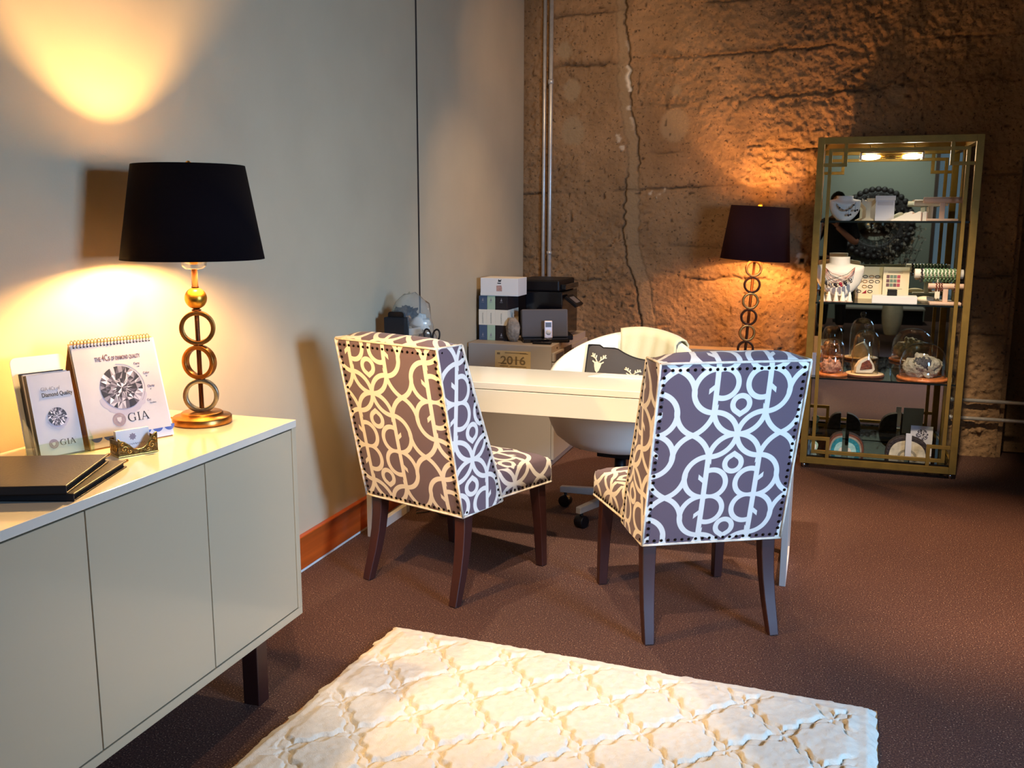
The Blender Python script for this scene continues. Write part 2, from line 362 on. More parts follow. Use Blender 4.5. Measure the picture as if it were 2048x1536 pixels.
def concrete():
    """colour from the 'tint' attribute (r: mortar, g: stain, b: white chip) over mottled cement"""
    m, t, b = newmat('board formed concrete'); tc = t.nodes.new('ShaderNodeTexCoord')
    def noise(s, d=5):
        n = t.nodes.new('ShaderNodeTexNoise'); n.inputs['Scale'].default_value = s; n.inputs['Detail'].default_value = d; t.links.new(tc.outputs['Object'], n.inputs[0]); return n
    def mix(fac, a, c):
        x = t.nodes.new('ShaderNodeMix'); x.data_type = 'RGBA'; t.links.new(fac, x.inputs['Factor'])
        for i, q in ((6, a), (7, c)):
            if isinstance(q, str): x.inputs[i].default_value = (*lin(q), 1)
            else: t.links.new(q, x.inputs[i])
        return x.outputs[2]
    r = t.nodes.new('ShaderNodeValToRGB'); r.color_ramp.elements[0].position = .35; r.color_ramp.elements[1].position = .66; t.links.new(noise(4, 8).outputs[0], r.inputs[0])
    base = mix(r.outputs[0], '896a49', '9f7c57')
    f = noise(60, 4); rf = t.nodes.new('ShaderNodeValToRGB'); rf.color_ramp.elements[0].position = .30; rf.color_ramp.elements[1].position = .40; t.links.new(f.outputs[0], rf.inputs[0])
    inv = mix(rf.outputs[0], '5a4630', base)
    at = t.nodes.new('ShaderNodeAttribute'); at.attribute_name = 'tint'; sp = t.nodes.new('ShaderNodeSeparateColor'); t.links.new(at.outputs['Color'], sp.inputs[0])
    c = mix(sp.outputs[0], inv, '9a8160'); c = mix(sp.outputs[1], c, '3a2c1e'); c = mix(sp.outputs[2], c, 'e2d3b8')
    t.links.new(c, b.inputs['Base Color']); b.inputs['Roughness'].default_value = .9; b.inputs['Specular IOR Level'].default_value = .25
    p = t.nodes.new('ShaderNodeBump'); p.inputs['Strength'].default_value = .8; p.inputs['Distance'].default_value = .010
    t.links.new(noise(45, 6).outputs[0], p.inputs['Height']); t.links.new(p.outputs[0], b.inputs['Normal']); return m

# ------------------------------------------------------------------ the room
struct(G().box((-.3, -3, -.1), (6.2, 6.7, 0)).build('floor', carpet()))
struct(G().box((-.3, -3, 3.35), (6.2, 6.7, 3.45)).build('ceiling', mat('dark painted ceiling', '4a423b', .9)))
wl = struct(G().box((-.14, -3, 0), (-.03, 6.14, 3.35)).build('wall_left', M['groove']))
G().box((-.05, 4.395, 0), (-.0015, 4.417, 3.35)).build('seam_strip', M['groove'], wl)
for y0, y1 in ((-3, .9), (.904, 4.3955), (4.4165, 6.135)):
    G().box((-.03, y0, 0), (0, y1, 3.35)).build('panel', M['plaster'], wl, bevel=.002)
bb = struct(G().box((0, -3, .012), (.018, 4.8, .142)).build('baseboard_left', M['cherry'], bevel=.002))
G().box((0, -3, .142), (.022, 4.8, .152)).build('cap_strip', M['cherry'], bb, bevel=.003)
G().box((0, -3, 0), (.014, 4.8, .012)).build('base_gap', M['rough_white'], bb)

def wall_back():
    nx, nz = 500, 470; x = np.linspace(-.03, 3.0, nx); z = np.linspace(0, 3.35, nz); X, Z = np.meshgrid(x, z)
    A, B, Cn = VN(1), VN(2), VN(3)
    wob = (A.fbm(X * 6, Z * 6, 3) - .5)
    D = (A.fbm(X * 9, Z * 9, 5) - .5) * .016 + (B.fbm(X * 45, Z * 45, 2) - .5) * .009
    mort = np.zeros_like(X); stain_shade = np.zeros_like(X); chip = np.zeros_like(X)
    fx = np.interp(Z[:, 0], [0, .72, .92, 1.12, 1.28, 1.6, 1.7, 1.89, 2.08, 2.23, 2.62, 3.35], [.86, .82, .79, .72, .688, .691, .711, .70, .656, .63, .617, .60])[:, None]
    gx = np.interp(Z[:, 0], [0, .76, .92, 1.09, 1.22, 1.76, 1.95, 2.1, 2.32, 2.62, 3.35], [.95, .912, .891, .836, .793, .778, .764, .717, .712, .676, .66])[:, None]
    jit = (Cn.fbm(X * 3, Z * 26, 3) - .5) * .035
    strip = 1 / (1 + np.exp(-(X - fx - jit) / .006)) / (1 + np.exp((X - gx - jit) / .006))
    plane = np.zeros_like(X)
    #     x0, z0, x1, z1, reach left, reach right, step, groove, roughness
    lines = [(.7, 2.40, 1.85, 2.43, -.1, 3.1, .006, .010, .9), (.7, 2.12, 1.75, 2.16, -.1, 3.1, -.004, .006, 1.), (1.0, 1.834, 1.77, 1.841, .9, 3.1, .003, .006, .4),
             (.2, 1.585, 1.87, 1.64, -.1, 3.1, .004, .008, .35), (.8, 1.248, 1.35, 1.235, .75, 3.1, -.002, .004, .6), (.2, 1.006, 1.26, 1.037, -.1, 3.1, .004, .007, .8),
             (.2, .72, 2.8, .74, -.1, 3.1, -.003, .005, .5), (.2, .47, 2.82, .488, -.1, 3.1, .003, .007, .3), (.2, 2.70, 1.8, 2.74, -.1, 3.1, .004, .006, .6)]
    for x0, z0, x1, z1, a, b, st, gr, ro in lines:
        zz = z0 + (X - x0) * (z1 - z0) / (x1 - x0) + (B.fbm(X * 14, Z * 0 + z0 * 9, 3) - .5) * .05 * ro
        on = 1 / (1 + np.exp(-(X - a) / .03)) / (1 + np.exp((X - b) / .03)); d = Z - zz
        patchy = np.clip((A.fbm(X * 2.2, Z * 0 + z0 * 13, 3) - .46) * 5, 0, 1)
        plane += st / (1 + np.exp(-d / .004)); g = np.exp(-(d / .006) ** 2) * on * patchy
        D -= g * gr * 2.2; stain_shade = np.maximum(stain_shade, g * .8)
        band = np.exp(-(d / .05) ** 2) * on * ro; D += band * (Cn.fbm(X * 30, Z * 30, 3) - .55) * .022
        stain_shade = np.maximum(stain_shade, np.exp(-((d - .012) / .022) ** 2) * on * ro * patchy * .45)
    D += plane
    # honeycombed, gravelly areas and single air holes
    rough = np.clip((B.fbm(X * 1.7 + 5, Z * 1.7, 3) - .47) * 6, 0, 1); low = np.clip((.95 - Z) / .5, 0, 1) * .8
    D += np.maximum(rough, low) * (Cn.fbm(X * 34, Z * 34, 3) - .5) * .026
    pit = np.clip((A(X * 38 + 3, Z * 38) - .90) * 12, 0, 1); D -= pit * .012; stain_shade = np.maximum(stain_shade, pit * .75)
    pit = np.clip((B(X * 15, Z * 15 + 7) - .962) * 30, 0, 1); D -= pit * .014; stain_shade = np.maximum(stain_shade, pit * .85)
    # round mortar patches over the form ties
    for px, pz, r in ((.328, 2.243, .045), (.274, 2.488, .04), (1.002, 2.211, .04), (1.002, 2.004, .085), (.342, 1.974, .08), (2.3, 2.15, .05)):
        q = 1 / (1 + np.exp((np.hypot(X - px, (Z - pz) * .85) - r + wob * .05) / .005)); mort = np.maximum(mort, q * .9); D = D * (1 - q * .8) + q * .002
    D = D * (1 - strip) + strip * (.002 + (A.fbm(X * 20, Z * 20, 2) - .5) * .003); mort = np.maximum(mort, strip * .75)
    up = 1 / (1 + np.exp(-(Z - 1.72) / .02))
    for edge, wgt in ((gx, up), (fx, 1 - up), (gx, .35 + 0 * Z), (fx, .3 + 0 * Z)):
        q = np.exp(-((X - edge - jit) / .0055) ** 2) * wgt; D -= q * .014; stain_shade = np.maximum(stain_shade, q * .95)
    q = np.exp(-((X - gx - jit + .013) / .012) ** 2) * np.exp(-((Z - 2.25) / .2) ** 2) * (B(X * 25, Z * 25) > .45); chip = np.maximum(chip, q)
    for px, pz, r in ((.87, 1.592, .02), (.95, 1.60, .012), (.90, 1.565, .01), (.64, 1.93, .02), (.66, 1.87, .015), (.30, 1.0, .012)):
        q = 1 / (1 + np.exp((np.hypot(X - px, Z - pz) - r * .8 + (Cn.fbm(X * 40, Z * 40, 3) - .5) * .07) / .003)); chip = np.maximum(chip, q * .55); D += q * .004
    # broken-out tie hole beside the etagere
    q = np.exp(-(np.hypot(X - 1.815, (Z - 1.174)) / .045) ** 4); q = 1 / (1 + np.exp((np.hypot(X - 1.815, (Z - 1.174) * .75) - .034 + (Cn.fbm(X * 40, Z * 40, 3) - .5) * .05) / .003)); chip = np.maximum(chip, q * .8); q2 = np.exp(-(np.maximum(np.abs(X - 1.818), np.abs(Z - 1.163)) / .014) ** 6); D -= q2 * .05; stain_shade = np.maximum(stain_shade, q2); chip *= 1 - q2
    q = np.exp(-(np.hypot(X - 2.88, (Z - .16) * 1.3) / .10) ** 4); D += q * (Cn.fbm(X * 30, Z * 30, 3) - .6) * .06; stain_shade = np.maximum(stain_shade, q * np.clip(Cn.fbm(X * 24, Z * 24, 3) * 2 - .9, 0, .8))
    # shade in the corner beside the pipes, painted into the concrete colour
    stain_shade = np.maximum(stain_shade, .25 * np.exp(-(X / .1) ** 2))
    me = npgrid('wall_back', X, 6.15 - D, Z, concrete(), np.stack([mort, np.clip(stain_shade, 0, 1), chip], -1))
    o = struct(link('wall_back', me))
    G().box((-.14, 6.2, 0), (3.0, 6.4, 3.35)).build('core', M['groove'], o)
    G().box((3.0, 6.17, 0), (3.03, 6.4, 3.35)).build('return', me.materials[0], o); G().box((3.03, 6.35, 0), (6.2, 6.4, 3.35)).build('recess', me.materials[0], o)
wall_back()

# right wall with the window that lights the room, rear wall seen only in the mirror
wr = struct(G().box((4.5, -3, 0), (4.6, 6.4, .75)).box((4.5, -3, 2.15), (4.6, 6.4, 3.35)).box((4.5, -3, .75), (4.6, .45, 2.15)).box((4.5, 1.85, .75), (4.6, 6.4, 2.15)).build('wall_right', mat('brown grey wall', '6a6056', .9)))
win = struct(G().box((4.5, .45, .75), (4.58, .51, 2.15)).box((4.5, 1.79, .75), (4.58, 1.85, 2.15)).box((4.5, .51, .75), (4.58, 1.79, .81)).box((4.5, .51, 2.09), (4.58, 1.79, 2.15)).build('window_1', M['mullion']))
G().box((4.54, .51, .81), (4.545, 1.79, 2.09)).build('pane', M['pane'], win)
struct(G().box((-.1, -2.4, 0), (3.32, -2.3, 3.35)).box((3.32, -2.4, 2.4), (4.6, -2.3, 3.35)).build('wall_rear', M['rear']))
w2 = struct(G().box((3.32, -2.38, 0), (3.37, -2.3, 2.4)).box((3.70, -2.38, 0), (3.80, -2.3, 2.4)).box((3.95, -2.38, 0), (4.1, -2.3, 2.4)).box((4.5, -2.38, 0), (4.6, -2.3, 2.4)).box((3.37, -2.38, 2.32), (4.5, -2.3, 2.4)).box((3.37, -2.38, 0), (4.5, -2.3, .3)).build('window_2', M['mullion']))
for x0, x1 in ((3.37, 3.70), (3.80, 3.95), (4.1, 4.5)): G().box((x0, -2.345, .3), (x1, -2.34, 2.32)).build('pane', M['pane'], w2)

# pipes
def pipe(name, label, pts, r, extras=(), group=None):
    o = tag(G().tube(pts, r, 14).build(name, M['galvan']), label, 'pipe', group)
    for a, b, rr in extras: G().cyl(a, b, rr, n=14).build('coupling', M['galvan'], o)
    return o
pipe('conduit', 'left one of two galvanised pipes running down the concrete wall corner', [(.148, 6.115, 0), (.148, 6.115, 3.35)], .0115)
pipe('conduit', 'right thicker galvanised pipe with a coupling on the concrete wall corner', [(.192, 6.113, 0), (.192, 6.113, 3.35)], .0135, [((.192, 6.113, 2.28), (.192, 6.113, 2.31), .018), ((.192, 6.113, 1.18), (.192, 6.113, 1.2), .018)])
pipe('conduit', 'upper horizontal pipe on the concrete wall behind the etagere', [(2.72, 6.115, .349), (4.4, 6.115, .349)], .011, [((2.72, 6.115, .349), (2.735, 6.115, .349), .016)])
pipe('conduit', 'lower horizontal pipe on the concrete wall behind the etagere', [(2.72, 6.115, .239), (4.4, 6.115, .239)], .011, [((2.72, 6.115, .239), (2.735, 6.115, .239), .016)])

# ------------------------------------------------------------------ rug
def rug():
    W, L = 1.58, 2.3; nx, ny = 400, 560; u = np.linspace(0, W, nx); v = np.linspace(0, L, ny); Uu, Vv = np.meshgrid(u, v)
    n1, n2 = VN(11), VN(12); px, py = .246, .27
    x = Uu + (n1.fbm(Uu * 9, Vv * 9, 2) - .5) * .03; y = Vv + (n2.fbm(Uu * 9, Vv * 9, 2) - .5) * .03
    def cell(x, y):                                   # quatrefoil-like tile: a rounded diamond with notched flanks
        a = np.abs((x / px + .5) % 1 - .5) * 2; b = np.abs((y / py + .5) % 1 - .5) * 2
        return a, b
    d = np.full_like(x, 9.)
    for ox, oy in ((0, 0), (px / 2, py / 2)):
        a, b = cell(x - .10 - ox, y - .13 - oy); s = a + b + .07 * np.cos(PI * 3 * (a - b))
        d = np.minimum(d, s)
    pad = 1 / (1 + np.exp((d - .83) / .012)); groove = np.exp(-((d - .875) / .03) ** 2)
    edge = np.minimum(np.minimum(Uu, W - Uu), np.minimum(Vv, L - Vv)); bor = np.clip(edge / .03, 0, 1) ** .5
    inn = np.clip((edge - .05) / .03, 0, 1)
    h = .022 * bor + inn * (pad * .008 - groove * .010) + (n1.fbm(Uu * 60, Vv * 60, 2) - .5) * .004 + (n2.fbm(Uu * 6, Vv * 6, 2) - .5) * .006
    h = np.maximum(h, .003); a = R(-2.2); X0, Y0 = .600, 2.800; jag = (n2.fbm(Uu * 30, Vv * 30, 2) - .5) * .02 * (edge < .02)
    Xl = Uu + jag; Yl = -Vv + jag
    X = X0 + Xl * math.cos(a) - Yl * math.sin(a); Y = Y0 + Xl * math.sin(a) + Yl * math.cos(a)
    o = link('shag_rug', npgrid('shag_rug', X, Y, h, mat('ivory pile', 'e2d8c2', .95, var=(40, .06), bump=(300, .5, .003), sheen=.2)))
    tag(o, 'ivory carved trellis rug lying on the dark brown floor', 'rug')
    s = G(); m = 44                                       # woven backing under the pile
    c = [(0, 0), (W, 0), (W, -L), (0, -L)]
    s.prism([(X0 + p * math.cos(a) - q * math.sin(a), Y0 + p * math.sin(a) + q * math.cos(a)) for p, q in c], .003)
    s.build('backing', M['tan_card'], o)
rug()

# ------------------------------------------------------------------ upholstered chairs
FAB = fabric('scroll trellis print', 'dbd3c4', '5e4c54')
def upholstered_chair(label, x, y, rz, off, woff, soff):
    t = thing('upholstered_chair', label, 'chair', (x, y, 0), rz, 'patterned chairs before the desk')
    wt, wb = .25, .247
    side = [(-.245, .34), (-.385, .975), (-.254, .978), (-.185, .80), (-.10, .593), (-.045, .46), (-.013, .347)]
    def hw(z): return wb + (wt - wb) * (z - .34) / .637
    g = G(); uv = []
    def face(vs, f): g.add(vs, [list(range(len(vs)))]); uv.extend(f)
    def strip(rows, fuv, smooth=True):                      # rows of points with their pattern coordinates
        o = len(g.v); b = len(rows[0]); g.v += [tuple(p) for r in rows for p in r]
        for i in range(len(rows) - 1):
            for j in range(b - 1):
                idx = (i * b + j, i * b + j + 1, (i + 1) * b + j + 1, (i + 1) * b + j); g.f.append([o + k for k in idx]); g.sm.append(smooth); g.mi.append(0)
                uv.extend([fuv(g.v[o + k]) for k in idx])
    sm = lambda a: a * a * (3 - 2 * a)
    n = 14
    # outer back, slightly crowned
    rows = []
    for i in range(n + 1):
        q = i / n; z = .34 + .637 * q; yb = -.245 - .14 * q; h = hw(z)
        rows.append([Vector((h * (2 * j / 12 - 1), yb - .010 * (1 - (2 * j / 12 - 1) ** 4) * (4 * q * (1 - q)) ** .5, z)) for j in range(13)])
    strip(rows, lambda p: (p[0] - off[0], p[2] - off[1]))
    # wings: outer cheek, front edge, inner cheek
    def front(z):
        for (a, za), (b, zb) in zip(side[2:], side[3:]):
            if zb <= z <= za: return b + (a - b) * (z - zb) / (za - zb)
        return side[-1][0]
    def back(z): return -.245 - .14 * (z - .34) / .637
    for s in (-1, 1):
        zs = [.347 + (.977 - .347) * i / 22 for i in range(23)]
        strip([[Vector((s * (hw(z) + .010 * math.sin(PI * k / 6) * (1 if 0 < k < 6 else 0)), back(z) + (front(z) - back(z)) * k / 6, z)) for k in range(7)] for z in zs], lambda p: (p[1] - woff[0], p[2] - woff[1]))
        strip([[Vector((s * (hw(z) - .05 * k / 4), front(z) + .008 * math.sin(PI * k / 4), z)) for k in range(5)] for z in zs], lambda p: (p[0] * .9 + .1, p[2] - woff[1]))
        strip([[Vector((s * (hw(z) - .05), back(z) + .08 + (front(z) - back(z) - .08) * k / 3, z)) for k in range(4)] for z in zs], lambda p: (p[1] - woff[0], p[2] - woff[1]))
    # inner back and rolled top
    strip([[Vector((.2 * (2 * j / 8 - 1), back(z) + .10 + .02 * math.sin(PI * j / 8), z)) for j in range(9)] for z in [.40 + .577 * i / 10 for i in range(11)]], lambda p: (p[0] - off[0], p[2] - off[1]))
    strip([[Vector((.25 * (2 * j / 12 - 1), -.385 + .131 * k / 6, .977 + .027 * math.sin(PI * k / 6) * (1 - abs(2 * j / 12 - 1) ** 6))) for j in range(13)] for k in range(7)], lambda p: (p[0] - off[0], .985 + (p[1] + .385) - off[1]))
    strip([[Vector((.247 * (2 * j / 4 - 1), -.245 + .232 * k / 4, .341 + .004 * k / 4)) for j in range(5)] for k in range(5)], lambda p: (p[0], p[1]))
    def finish(name, g, uv, bev=0):
        me = g.mesh(name, FAB, fix=False); l = me.uv_layers.new(name='UVMap'); l.data.foreach_set('uv', [c for p in uv for c in p])
        bm = bmesh.new(); bm.from_mesh(me); bmesh.ops.remove_doubles(bm, verts=bm.verts, dist=.0004); bmesh.ops.recalc_face_normals(bm, faces=bm.faces); bm.to_mesh(me); bm.free()
        return link(name, me, t)
    finish('backrest', g, uv)
    # seat cushion
    g = G(); uv = []
    def sw(y): return .247 + (.274 - .247) * (y + .02) / .30
    ys = [-.15, -.08, 0, .08, .16, .22, .255, .275, .282]
    prof = [(1.0, .362), (1.0, .40), (1.0, .435), (.985, .456), (.955, .468), (.85, .475), (.5, .482), (0, .486)]
    def P(y, k, s):
        f, z = prof[k]; e = max(0, (y - .20) / .082); drop = .03 * e ** 3
        return Vector((s * sw(y) * f, y, min(z, .486 - drop) if z > .42 else z))
    for s in (-1, 1):
        strip([[P(y, k, s) for k in range(5)] for y in ys], lambda p: (p[1] - soff[0], p[2] - soff[1]))
        strip([[P(y, k, s) for k in range(4, 8)] for y in ys], lambda p: (p[1] - soff[0], .47 + .247 - abs(p[0]) - soff[1]))
    strip([[P(.282, k, s) for s, k in [(-1, kk) for kk in range(8)] + [(1, kk) for kk in range(6, -1, -1)]], [Vector((P(.282, k, s).x, .286, .362)) for s, k in [(-1, kk) for kk in range(8)] + [(1, kk) for kk in range(6, -1, -1)]]], lambda p: (p[0], p[2]))
    strip([[Vector((s * sw(y), y, .362)) for s in (-1, 0, 1)] for y in ys], lambda p: (p[0], p[1]))
    finish('seat', g, uv)
    # piping
    pp = G(); e = .0045
    for s in (-1, 1):
        pp.tube([(s * hw(z), back(z) - .002, z) for z in [.34 + .637 * i / 8 for i in range(9)]], e, 6)
        pp.tube([(s * hw(z), front(z) + .002, z) for z in [.347 + .63 * i / 16 for i in range(17)]], e, 6)
        pp.tube([(s * .25, -.385 + .131 * k / 4, .978) for k in range(5)], e, 6); pp.tube([(s * hw(.34), -.245 + .232 * k / 4, .341 + .006 * k / 4) for k in range(5)], e, 6)
        pp.tube([(s * sw(y), y, .363) for y in ys], e, 6)
    pp.tube([(.25 * (2 * j / 10 - 1), -.387, .977) for j in range(11)], e, 6); pp.tube([(hw(.34) * (2 * j / 10 - 1), -.247, .341) for j in range(11)], e, 6)
    pp.tube([(.274 * (2 * j / 8 - 1), .284, .363) for j in range(9)], e, 6)
    pp.build('piping', M['piping'], t)
    # legs
    def leg(path, w0, w1):
        g = G(); m = len(path) - 1; vs = []
        for i, (a, b, c) in enumerate(path):
            w = (w0 + (w1 - w0) * i / m) / 2; vs += [(a - w, b - w, c), (a + w, b - w, c), (a + w, b + w, c), (a - w, b + w, c)]
        g.add(vs, [(4 * i + k, 4 * i + (k + 1) % 4, 4 * i + 4 + (k + 1) % 4, 4 * i + 4 + k) for i in range(m) for k in range(4)], True); g.add([vs[k] for k in range(4)] + vs[-4:], [(3, 2, 1, 0), (4, 5, 6, 7)]); _ = ([(3, 2, 1, 0), (4 * m, 4 * m + 1, 4 * m + 2, 4 * m + 3)])
        o = g.build('leg', M['espresso'], t, bevel=.003); o.data.set_sharp_from_angle(angle=R(40))
    for s in (-1, 1):
        leg([(s * .213, -.203, .36), (s * .214, -.206, .28), (s * .216, -.216, .20), (s * .219, -.234, .12), (s * .222, -.256, .05), (s * .224, -.270, .004)], .050, .035)
        leg([(s * .232, .240, .37), (s * .236, .258, .20), (s * .238, .270, .004)], .050, .034)
        for yy, xx in ((-.270, .224), (.270, .238)): G().cyl((s * xx, yy, 0), (s * xx, yy, .006), .012, n=10).build('glide', M['black'], t)
    # nailheads
    nm = G(); nm.lathe([(.0056, 0), (.0052, .0018), (.0036, .0036), (.0012, .0045)], 8); nm = nm.mesh('nailhead', M['nail'])
    def nail(p, n):
        o = link('nailhead', nm, t, loc=p); o.rotation_mode = 'QUATERNION'; o.rotation_quaternion = Vector((0, 0, 1)).rotation_difference(Vector(n).normalized())
    nb = (0, -1, -.22)
    for i in range(20): nail((.232 * (2 * i / 19 - 1), -.3825, .955), nb); nail((.230 * (2 * i / 19 - 1), -.2505, .356), nb)
    for s in (-1, 1):
        for i in range(1, 25): z = .356 + .599 * i / 25; nail((s * (hw(z) - .016), back(z) - .003, z), nb)
        for i in range(25): z = .375 + .585 * i / 24; nail((s * (hw(z) + .002), front(z) - .014, z), (s, 0, 0))
        for i in range(8): nail((s * (hw(.34) + .001), -.228 + .20 * i / 7, .357), (s, 0, 0))
        for i in range(4): nail((s * .251, -.362 + .09 * i / 3, .962), (s, 0, 0))
        for i in range(12): y_ = .012 + .255 * i / 11; nail((s * (sw(y_) + .001), y_, .376), (s, 0, .05))
    for i in range(18): nail((.25 * (2 * i / 17 - 1), .2865, .376), (0, 1, 0))
    return t
upholstered_chair('left patterned dining chair, its back lit mauve brown, nearest the left wall', .601, 3.373, -.319, (-.10, .78), (-.205, .553), (.06, .40))
upholstered_chair('right patterned dining chair, its back lit blue, before the desk end', 1.532, 3.315, .494, (.031, .735), (-.16, .60), (.10, .42))

# ------------------------------------------------------------------ white desk
t = thing('writing_desk', 'long narrow white lacquered desk behind the two patterned chairs', 'desk', (.975, 3.84, 0))
G().box((-.91, -.2034, .712), (.909, .2, .74)).build('tabletop', M['desk'], t, bevel=.002)
G().box((-.885, -.19, .62), (.884, .195, .711)).build('body', M['desk'], t)
G().box((-.91, -.2034, .6134), (.909, -.186, .7095)).build('drawer_front', M['desk'], t, bevel=.0015)
for s, lab in ((-.895, 0), (.896, 0)):
    G().box((s - .0125, -.2034, 0), (s + .0125, -.165, .613)).build('leg', M['steel'], t, bevel=.002); G().box((s - .0125, .165, 0), (s + .0125, .2, .62)).build('leg', M['steel'], t, bevel=.002)
    G().box((s - .0125, -.165, 0), (s + .0125, .165, .042)).build('floor_bar', M['rough_white'], t, bevel=.002)
tag(G().add([(1.005, 3.93, .7405), (1.26, 3.93, .7405), (1.27, 4.01, .7405), (1.06, 4.02, .7405), (1.005, 3.93, .742), (1.26, 3.93, .742), (1.27, 4.01, .742), (1.06, 4.02, .742)], [(3, 2, 1, 0), (4, 5, 6, 7), (0, 1, 5, 4), (1, 2, 6, 5), (2, 3, 7, 6), (3, 0, 4, 7)]).build('paper_sheet', M['paper']), 'white sheet of paper lying on the white desk before the pillow', 'paper')
cord = [(.14 + .05 * math.sin(i * 1.3) + .012 * i, 4.06 + .06 * math.cos(i * .9), .006 + .03 * max(0, math.sin(i * 1.7))) for i in range(16)]
tag(G().tube([(.10, 4.08, .72), (.10, 4.09, .3), (.11, 4.07, .03)] + cord, .003, 6).build('power_cord', M['black']), 'tangled black cord on the floor behind the left desk leg', 'cord')

# things on the desk, left end
t = thing('pen_box', 'tall black slotted box standing on the left end of the desk', 'box', (.111, 3.89, .74), R(4))
G().box((-.05, -.03, 0), (.05, .03, .232)).build('body', M['black_matt'], t, bevel=.003)
G().prism([(-.038, .232), (.038, .232)] + [(.038, .243)] + arcpts(.024, .243, .014, 0, 90, 5) + arcpts(-.024, .243, .014, 90, 180, 5), .006, frame((0, -.003, 0), (1, 0, 0), (0, 0, 1))).build('back_flap', M['black'], t)
G().box((-.003, -.0305, .03), (-.0015, -.0295, .14)).build('slit', M['ink_grey'], t)
t = thing('plastic_bag', 'crumpled clear plastic bag with dark contents behind the black box', 'bag', (.165, 3.955, .74), R(10))
g = G(); n1 = VN(21); rows = []
for i in range(19):
    q = i / 18; z = .335 * q; row = []
    for j in range(28):
        a = 2 * PI * j / 28; nz = float(n1.fbm(np.array(3 + 1.5 * math.cos(a) + q * 5), np.array(3 + 1.5 * math.sin(a) + q * 4), 3)) - .5; ns = float(n1(np.array(9 + 5 * a / PI), np.array(4 + q * 9))) - .5
        r = (.095 * (1 - max(0, (q - .55) / .45) ** 2.4 * .75)) * (1 + .55 * nz + .16 * ns); row.append((1.12 * r * math.cos(a) - .02 * q, .52 * r * math.sin(a), z + .03 * nz))
    rows.append(row)
g.grid(rows, True, wrap=True); g.f.append([18 * 28 + j for j in range(28)]); g.sm.append(True); g.mi.append(0); g.build('film', M['bag'], t)
def lump(seed, c, d, amp=.35, n=18, m=12, k=3.):
    g = G(); g.ball((0, 0, 0), 1, n, m); N = VN(seed); out = []
    for v in g.v:
        f = 1 + amp * (float(N.fbm(np.array(5 + v[0] * k + v[2]), np.array(5 + v[1] * k - v[2] * 1.3), 3)) - .5) * 2
        out.append((c[0] + d[0] * v[0] * f, c[1] + d[1] * v[1] * f, c[2] + d[2] * v[2] * f))
    g.v = out; return g
lump(31, (-.035, 0, .24), (.055, .022, .035), .75, 26, 18, 4.5).build('dark_wrapping', M['black'], t); lump(32, (.05, 0, .09), (.045, .025, .055), .6, 26, 18, 4.).build('dark_pouch', M['leather'], t)
G().box((.0, -.03, .145), (.075, -.02, .175), Matrix.Rotation(R(-10), 4, 'Y')).build('white_label', M['paper'], t); lump(33, (.03, 0, .2), (.045, .018, .035), .8, 26, 18, 4.5).build('white_tissue', M['paper'], t)
t = thing('scissors', 'black handled scissors standing upright in a cup on the desk', 'scissors', (.288, 3.885, .74), R(0))
for s in (-1, 1):
    G().tube([(s * .021 + .0165 * math.cos(2 * PI * i / 20) + s * .004 * math.sin(2 * PI * i / 20), 0, .155 + .028 * math.sin(2 * PI * i / 20)) for i in range(20)], .0042, 8, True).build('handle', M['black'], t)
    G().prism([(-.004, 0), (.004, 0), (.006, .12), (-.006, .12)], .002, frame((s * .004, s * .0015, .012), (1, 0, 0), (-s * .05, 0, 1))).build('blade', M['silver'], t)
t = thing('pencil_cup', 'small dark cup holding the scissors on the desk', 'cup', (.288, 3.885, .74))
G().lathe([(.028, 0), (.03, .004), (.032, .095), (.029, .095), (.027, .008), (0, .008)], 20, cap=False).lathe([(0, 0), (.028, 0)], 20, cap=False).build('cup', M['black_gloss'], t)

# ------------------------------------------------------------------ grey drawer cabinet and what stands on it
t = thing('drawer_cabinet', 'grey beige metal drawer cabinet behind the desk against the left wall', 'cabinet', (.0, 5.057, 0))
G().box((.012, 0, .03), (.515, .80, .705)).box((.012, .0, 0), (.515, .80, .03)).build('body', M['grey_metal'], t, bevel=.003)
for i, (a, b) in enumerate(((.04, .32), (.325, .61), (.615, .665))):
    d = G().box((.515, .012, a), (.531, .788, b)).build('drawer', M['grey_metal'], t, bevel=.002)
    if i < 2:
        G().tube([(.531 + .02 * math.sin(PI * k / 8), .36 + .08 * k / 8, b - .045) for k in range(9)], .004, 6).build('handle', M['bronze_dark'], d)
    else: G().tube([(.531 + .012 * math.sin(PI * k / 8), .36 + .06 * k / 8, b - .022) for k in range(9)], .0035, 6).build('handle', M['bronze_dark'], d)
G().cyl((.531, .06, .69), (.534, .06, .69), .006, n=10).build('lock', M['bronze_dark'], t)
def sheet(name, label, cat, F, w_, h_, m, th=.0008):
    o = G().prism([(0, 0), (w_, 0), (w_, h_), (0, h_)], th, F).build(name, m); return tag(o, label, cat)
Fp = frame((.178, 5.0565, .565), (1, 0, 0), (0, 0, 1))
p = sheet('paper_notice', 'tan printed notice reading 2016 stuck to the drawer cabinet side', 'notice', Fp, .215, .103, mat('tan bond paper', 'c8ac78', .7, var=(14, .1)))
Fp = frame((.178, 5.0553, .565), (1, 0, 0), (0, 0, 1))
text('year_2016', '2016', .066, M['ink_tan'], p, Fp @ Matrix.Translation((.033, .026, 0)), bold=.0012, w=.150)
for (a, b, c, d) in ((.06, .09, .13, .004), (.15, .088, .05, .003), (.012, .08, .018, .012), (.02, .03, .02, .003), (.09, .012, .1, .004), (.03, .012, .05, .005), (.06, .05, .11, .002)):
    G().prism([(a, b), (min(a + c, .21), b), (min(a + c, .21), b + d), (a, b + d)], .0003, Fp).build('print_line', M['ink_tan'], p)
